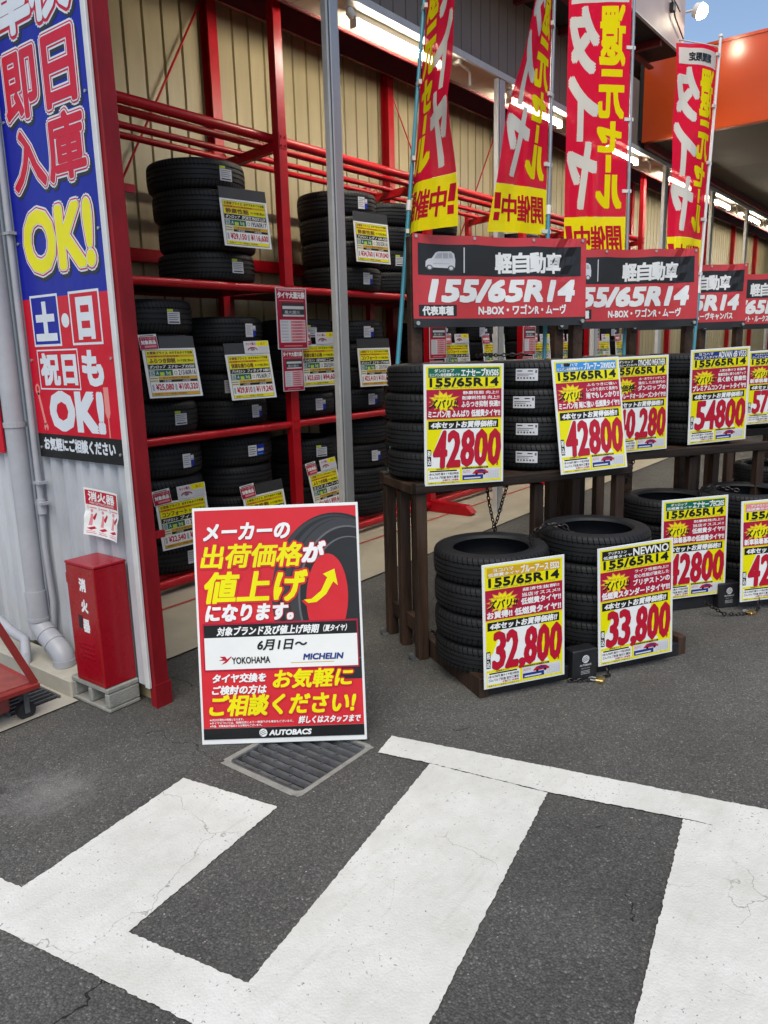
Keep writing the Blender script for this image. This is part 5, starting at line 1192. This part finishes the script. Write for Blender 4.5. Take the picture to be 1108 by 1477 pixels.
pell(.86, .40, .40, .36, 'dark', 1, .10, .66); pell(.905, .40, .335, .335, 'dgrey', 1.4, .08, .66)
for k in range(4): pell(.845+.012*k, .40, .385-.022*k, .352-.006*k, 'dark' if k % 2 else 'dgrey', 1.1+.06*k, .10, .66)
pell(.92, .40, .30, .305, 'mid', 1.8, .08, .66); pell(.925, .40, .293, .298, 'dark', 2.0, .08, .66); pell(.93, .40, .25, .26, 'mid', 2.2, .06, .66); pell(.935, .40, .245, .255, 'dark', 2.4, .06, .66)
pell(.795, .395, .125, .185, 'poster_red', 3, .10, .66)
pell(.97, .70, .18, .09, 'dark', .5, 0, .74)
tx('メーカーの', .075, .070, .585, .137, 'white', .045)
for s, a, b, c, d_, k in (('出荷価格', .055, .158, .655, .255, .030), ('値上げ', .060, .275, .665, .400, .038)):
    tx(s, a, b, c, d_, 'poster_red', .11, 5, .22, 12); tx(s, a, b, c, d_, 'yellow', k)
tx('が', .665, .160, .785, .240, 'poster_red', .11, 5, .22, 12); tx('が', .665, .160, .785, .240, 'white', .06)
tx('になります。', .065, .412, .590, .478, 'poster_red', .10, 5); tx('になります。', .065, .412, .590, .478, 'white', .055)
arrow = [(.655, .400), (.70, .398), (.76, .365), (.80, .310), (.775, .295), (.845, .275), (.862, .345), (.835, .328), (.79, .380), (.73, .412), (.68, .415)]
P.poly([(X(a), Y(b)) for a, b in [(.64, .405), (.70, .388), (.75, .36), (.783, .315), (.752, .30), (.855, .262), (.878, .36), (.843, .342), (.80, .39), (.735, .424), (.67, .428)]], 'poster_red', 4)
P.poly([(X(a), Y(b)) for a, b in arrow], 'yellow', 6)
rc(.035, .488, .972, .690, 'crimson', 4); rc(.042, .495, .965, .548, 'black', 5); rc(.042, .548, .965, .683, 'paper', 5)
tx('対象ブランド及び値上げ時期', .125, .504, .735, .540, 'white', .035); tx('（夏タイヤ）', .765, .508, .905, .536, 'white', .03)
tx('6月1日～', .365, .563, .660, .606, 'black', .035)
P.poly([(X(a), Y(b)) for a, b in ((.13, .628), (.165, .628), (.175, .640), (.20, .628), (.205, .630), (.17, .655), (.14, .662), (.165, .646), (.125, .645), (.15, .638))], 'red', 6)
tx('YOKOHAMA', .205, .633, .435, .660, 'black', .03, 8, 0); tx('MICHELIN', .640, .628, .875, .652, 'navy', .06, 8, .2); rc(.56, .662, .82, .665, 'gold', 6)
tx('タイヤ交換を', .085, .702, .405, .738, 'white', .045); tx('ご検討の方は', .080, .752, .405, .788, 'white', .045)
for s, a, b, c, d_ in (('お気軽に', .455, .692, .925, .768), ('ご相談ください!', .065, .792, .935, .878)):
    tx(s, a, b, c, d_, 'poster_red', .11, 5, .22, 12); tx(s, a, b, c, d_, 'yellow', .036)
tx('※4月27日現在の情報となります。', .055, .890, .26, .900, 'white', .02, 8, 0); tx('※タイヤについては、価格改定により一部値下がる場合もございます。', .055, .903, .56, .913, 'white', .02, 8, 0); tx('※今後、対象商品が追加となる場合もございます。', .055, .916, .37, .926, 'white', .02, 8, 0)
tx('詳しくはスタッフまで', .595, .890, .965, .920, 'white', .04)
rc(.014, .932, .986, .978, 'black', 4); mark(P, X(.375), Y(.955), .018, 'white', 'black', 6); tx('AUTOBACS', .415, .945, .665, .966, 'white', .07)
def pbend(u, v, z): return Vector((u, v, z + .006*max(0, (-v-.40)/.127)**2))
P.build('printing', pb)
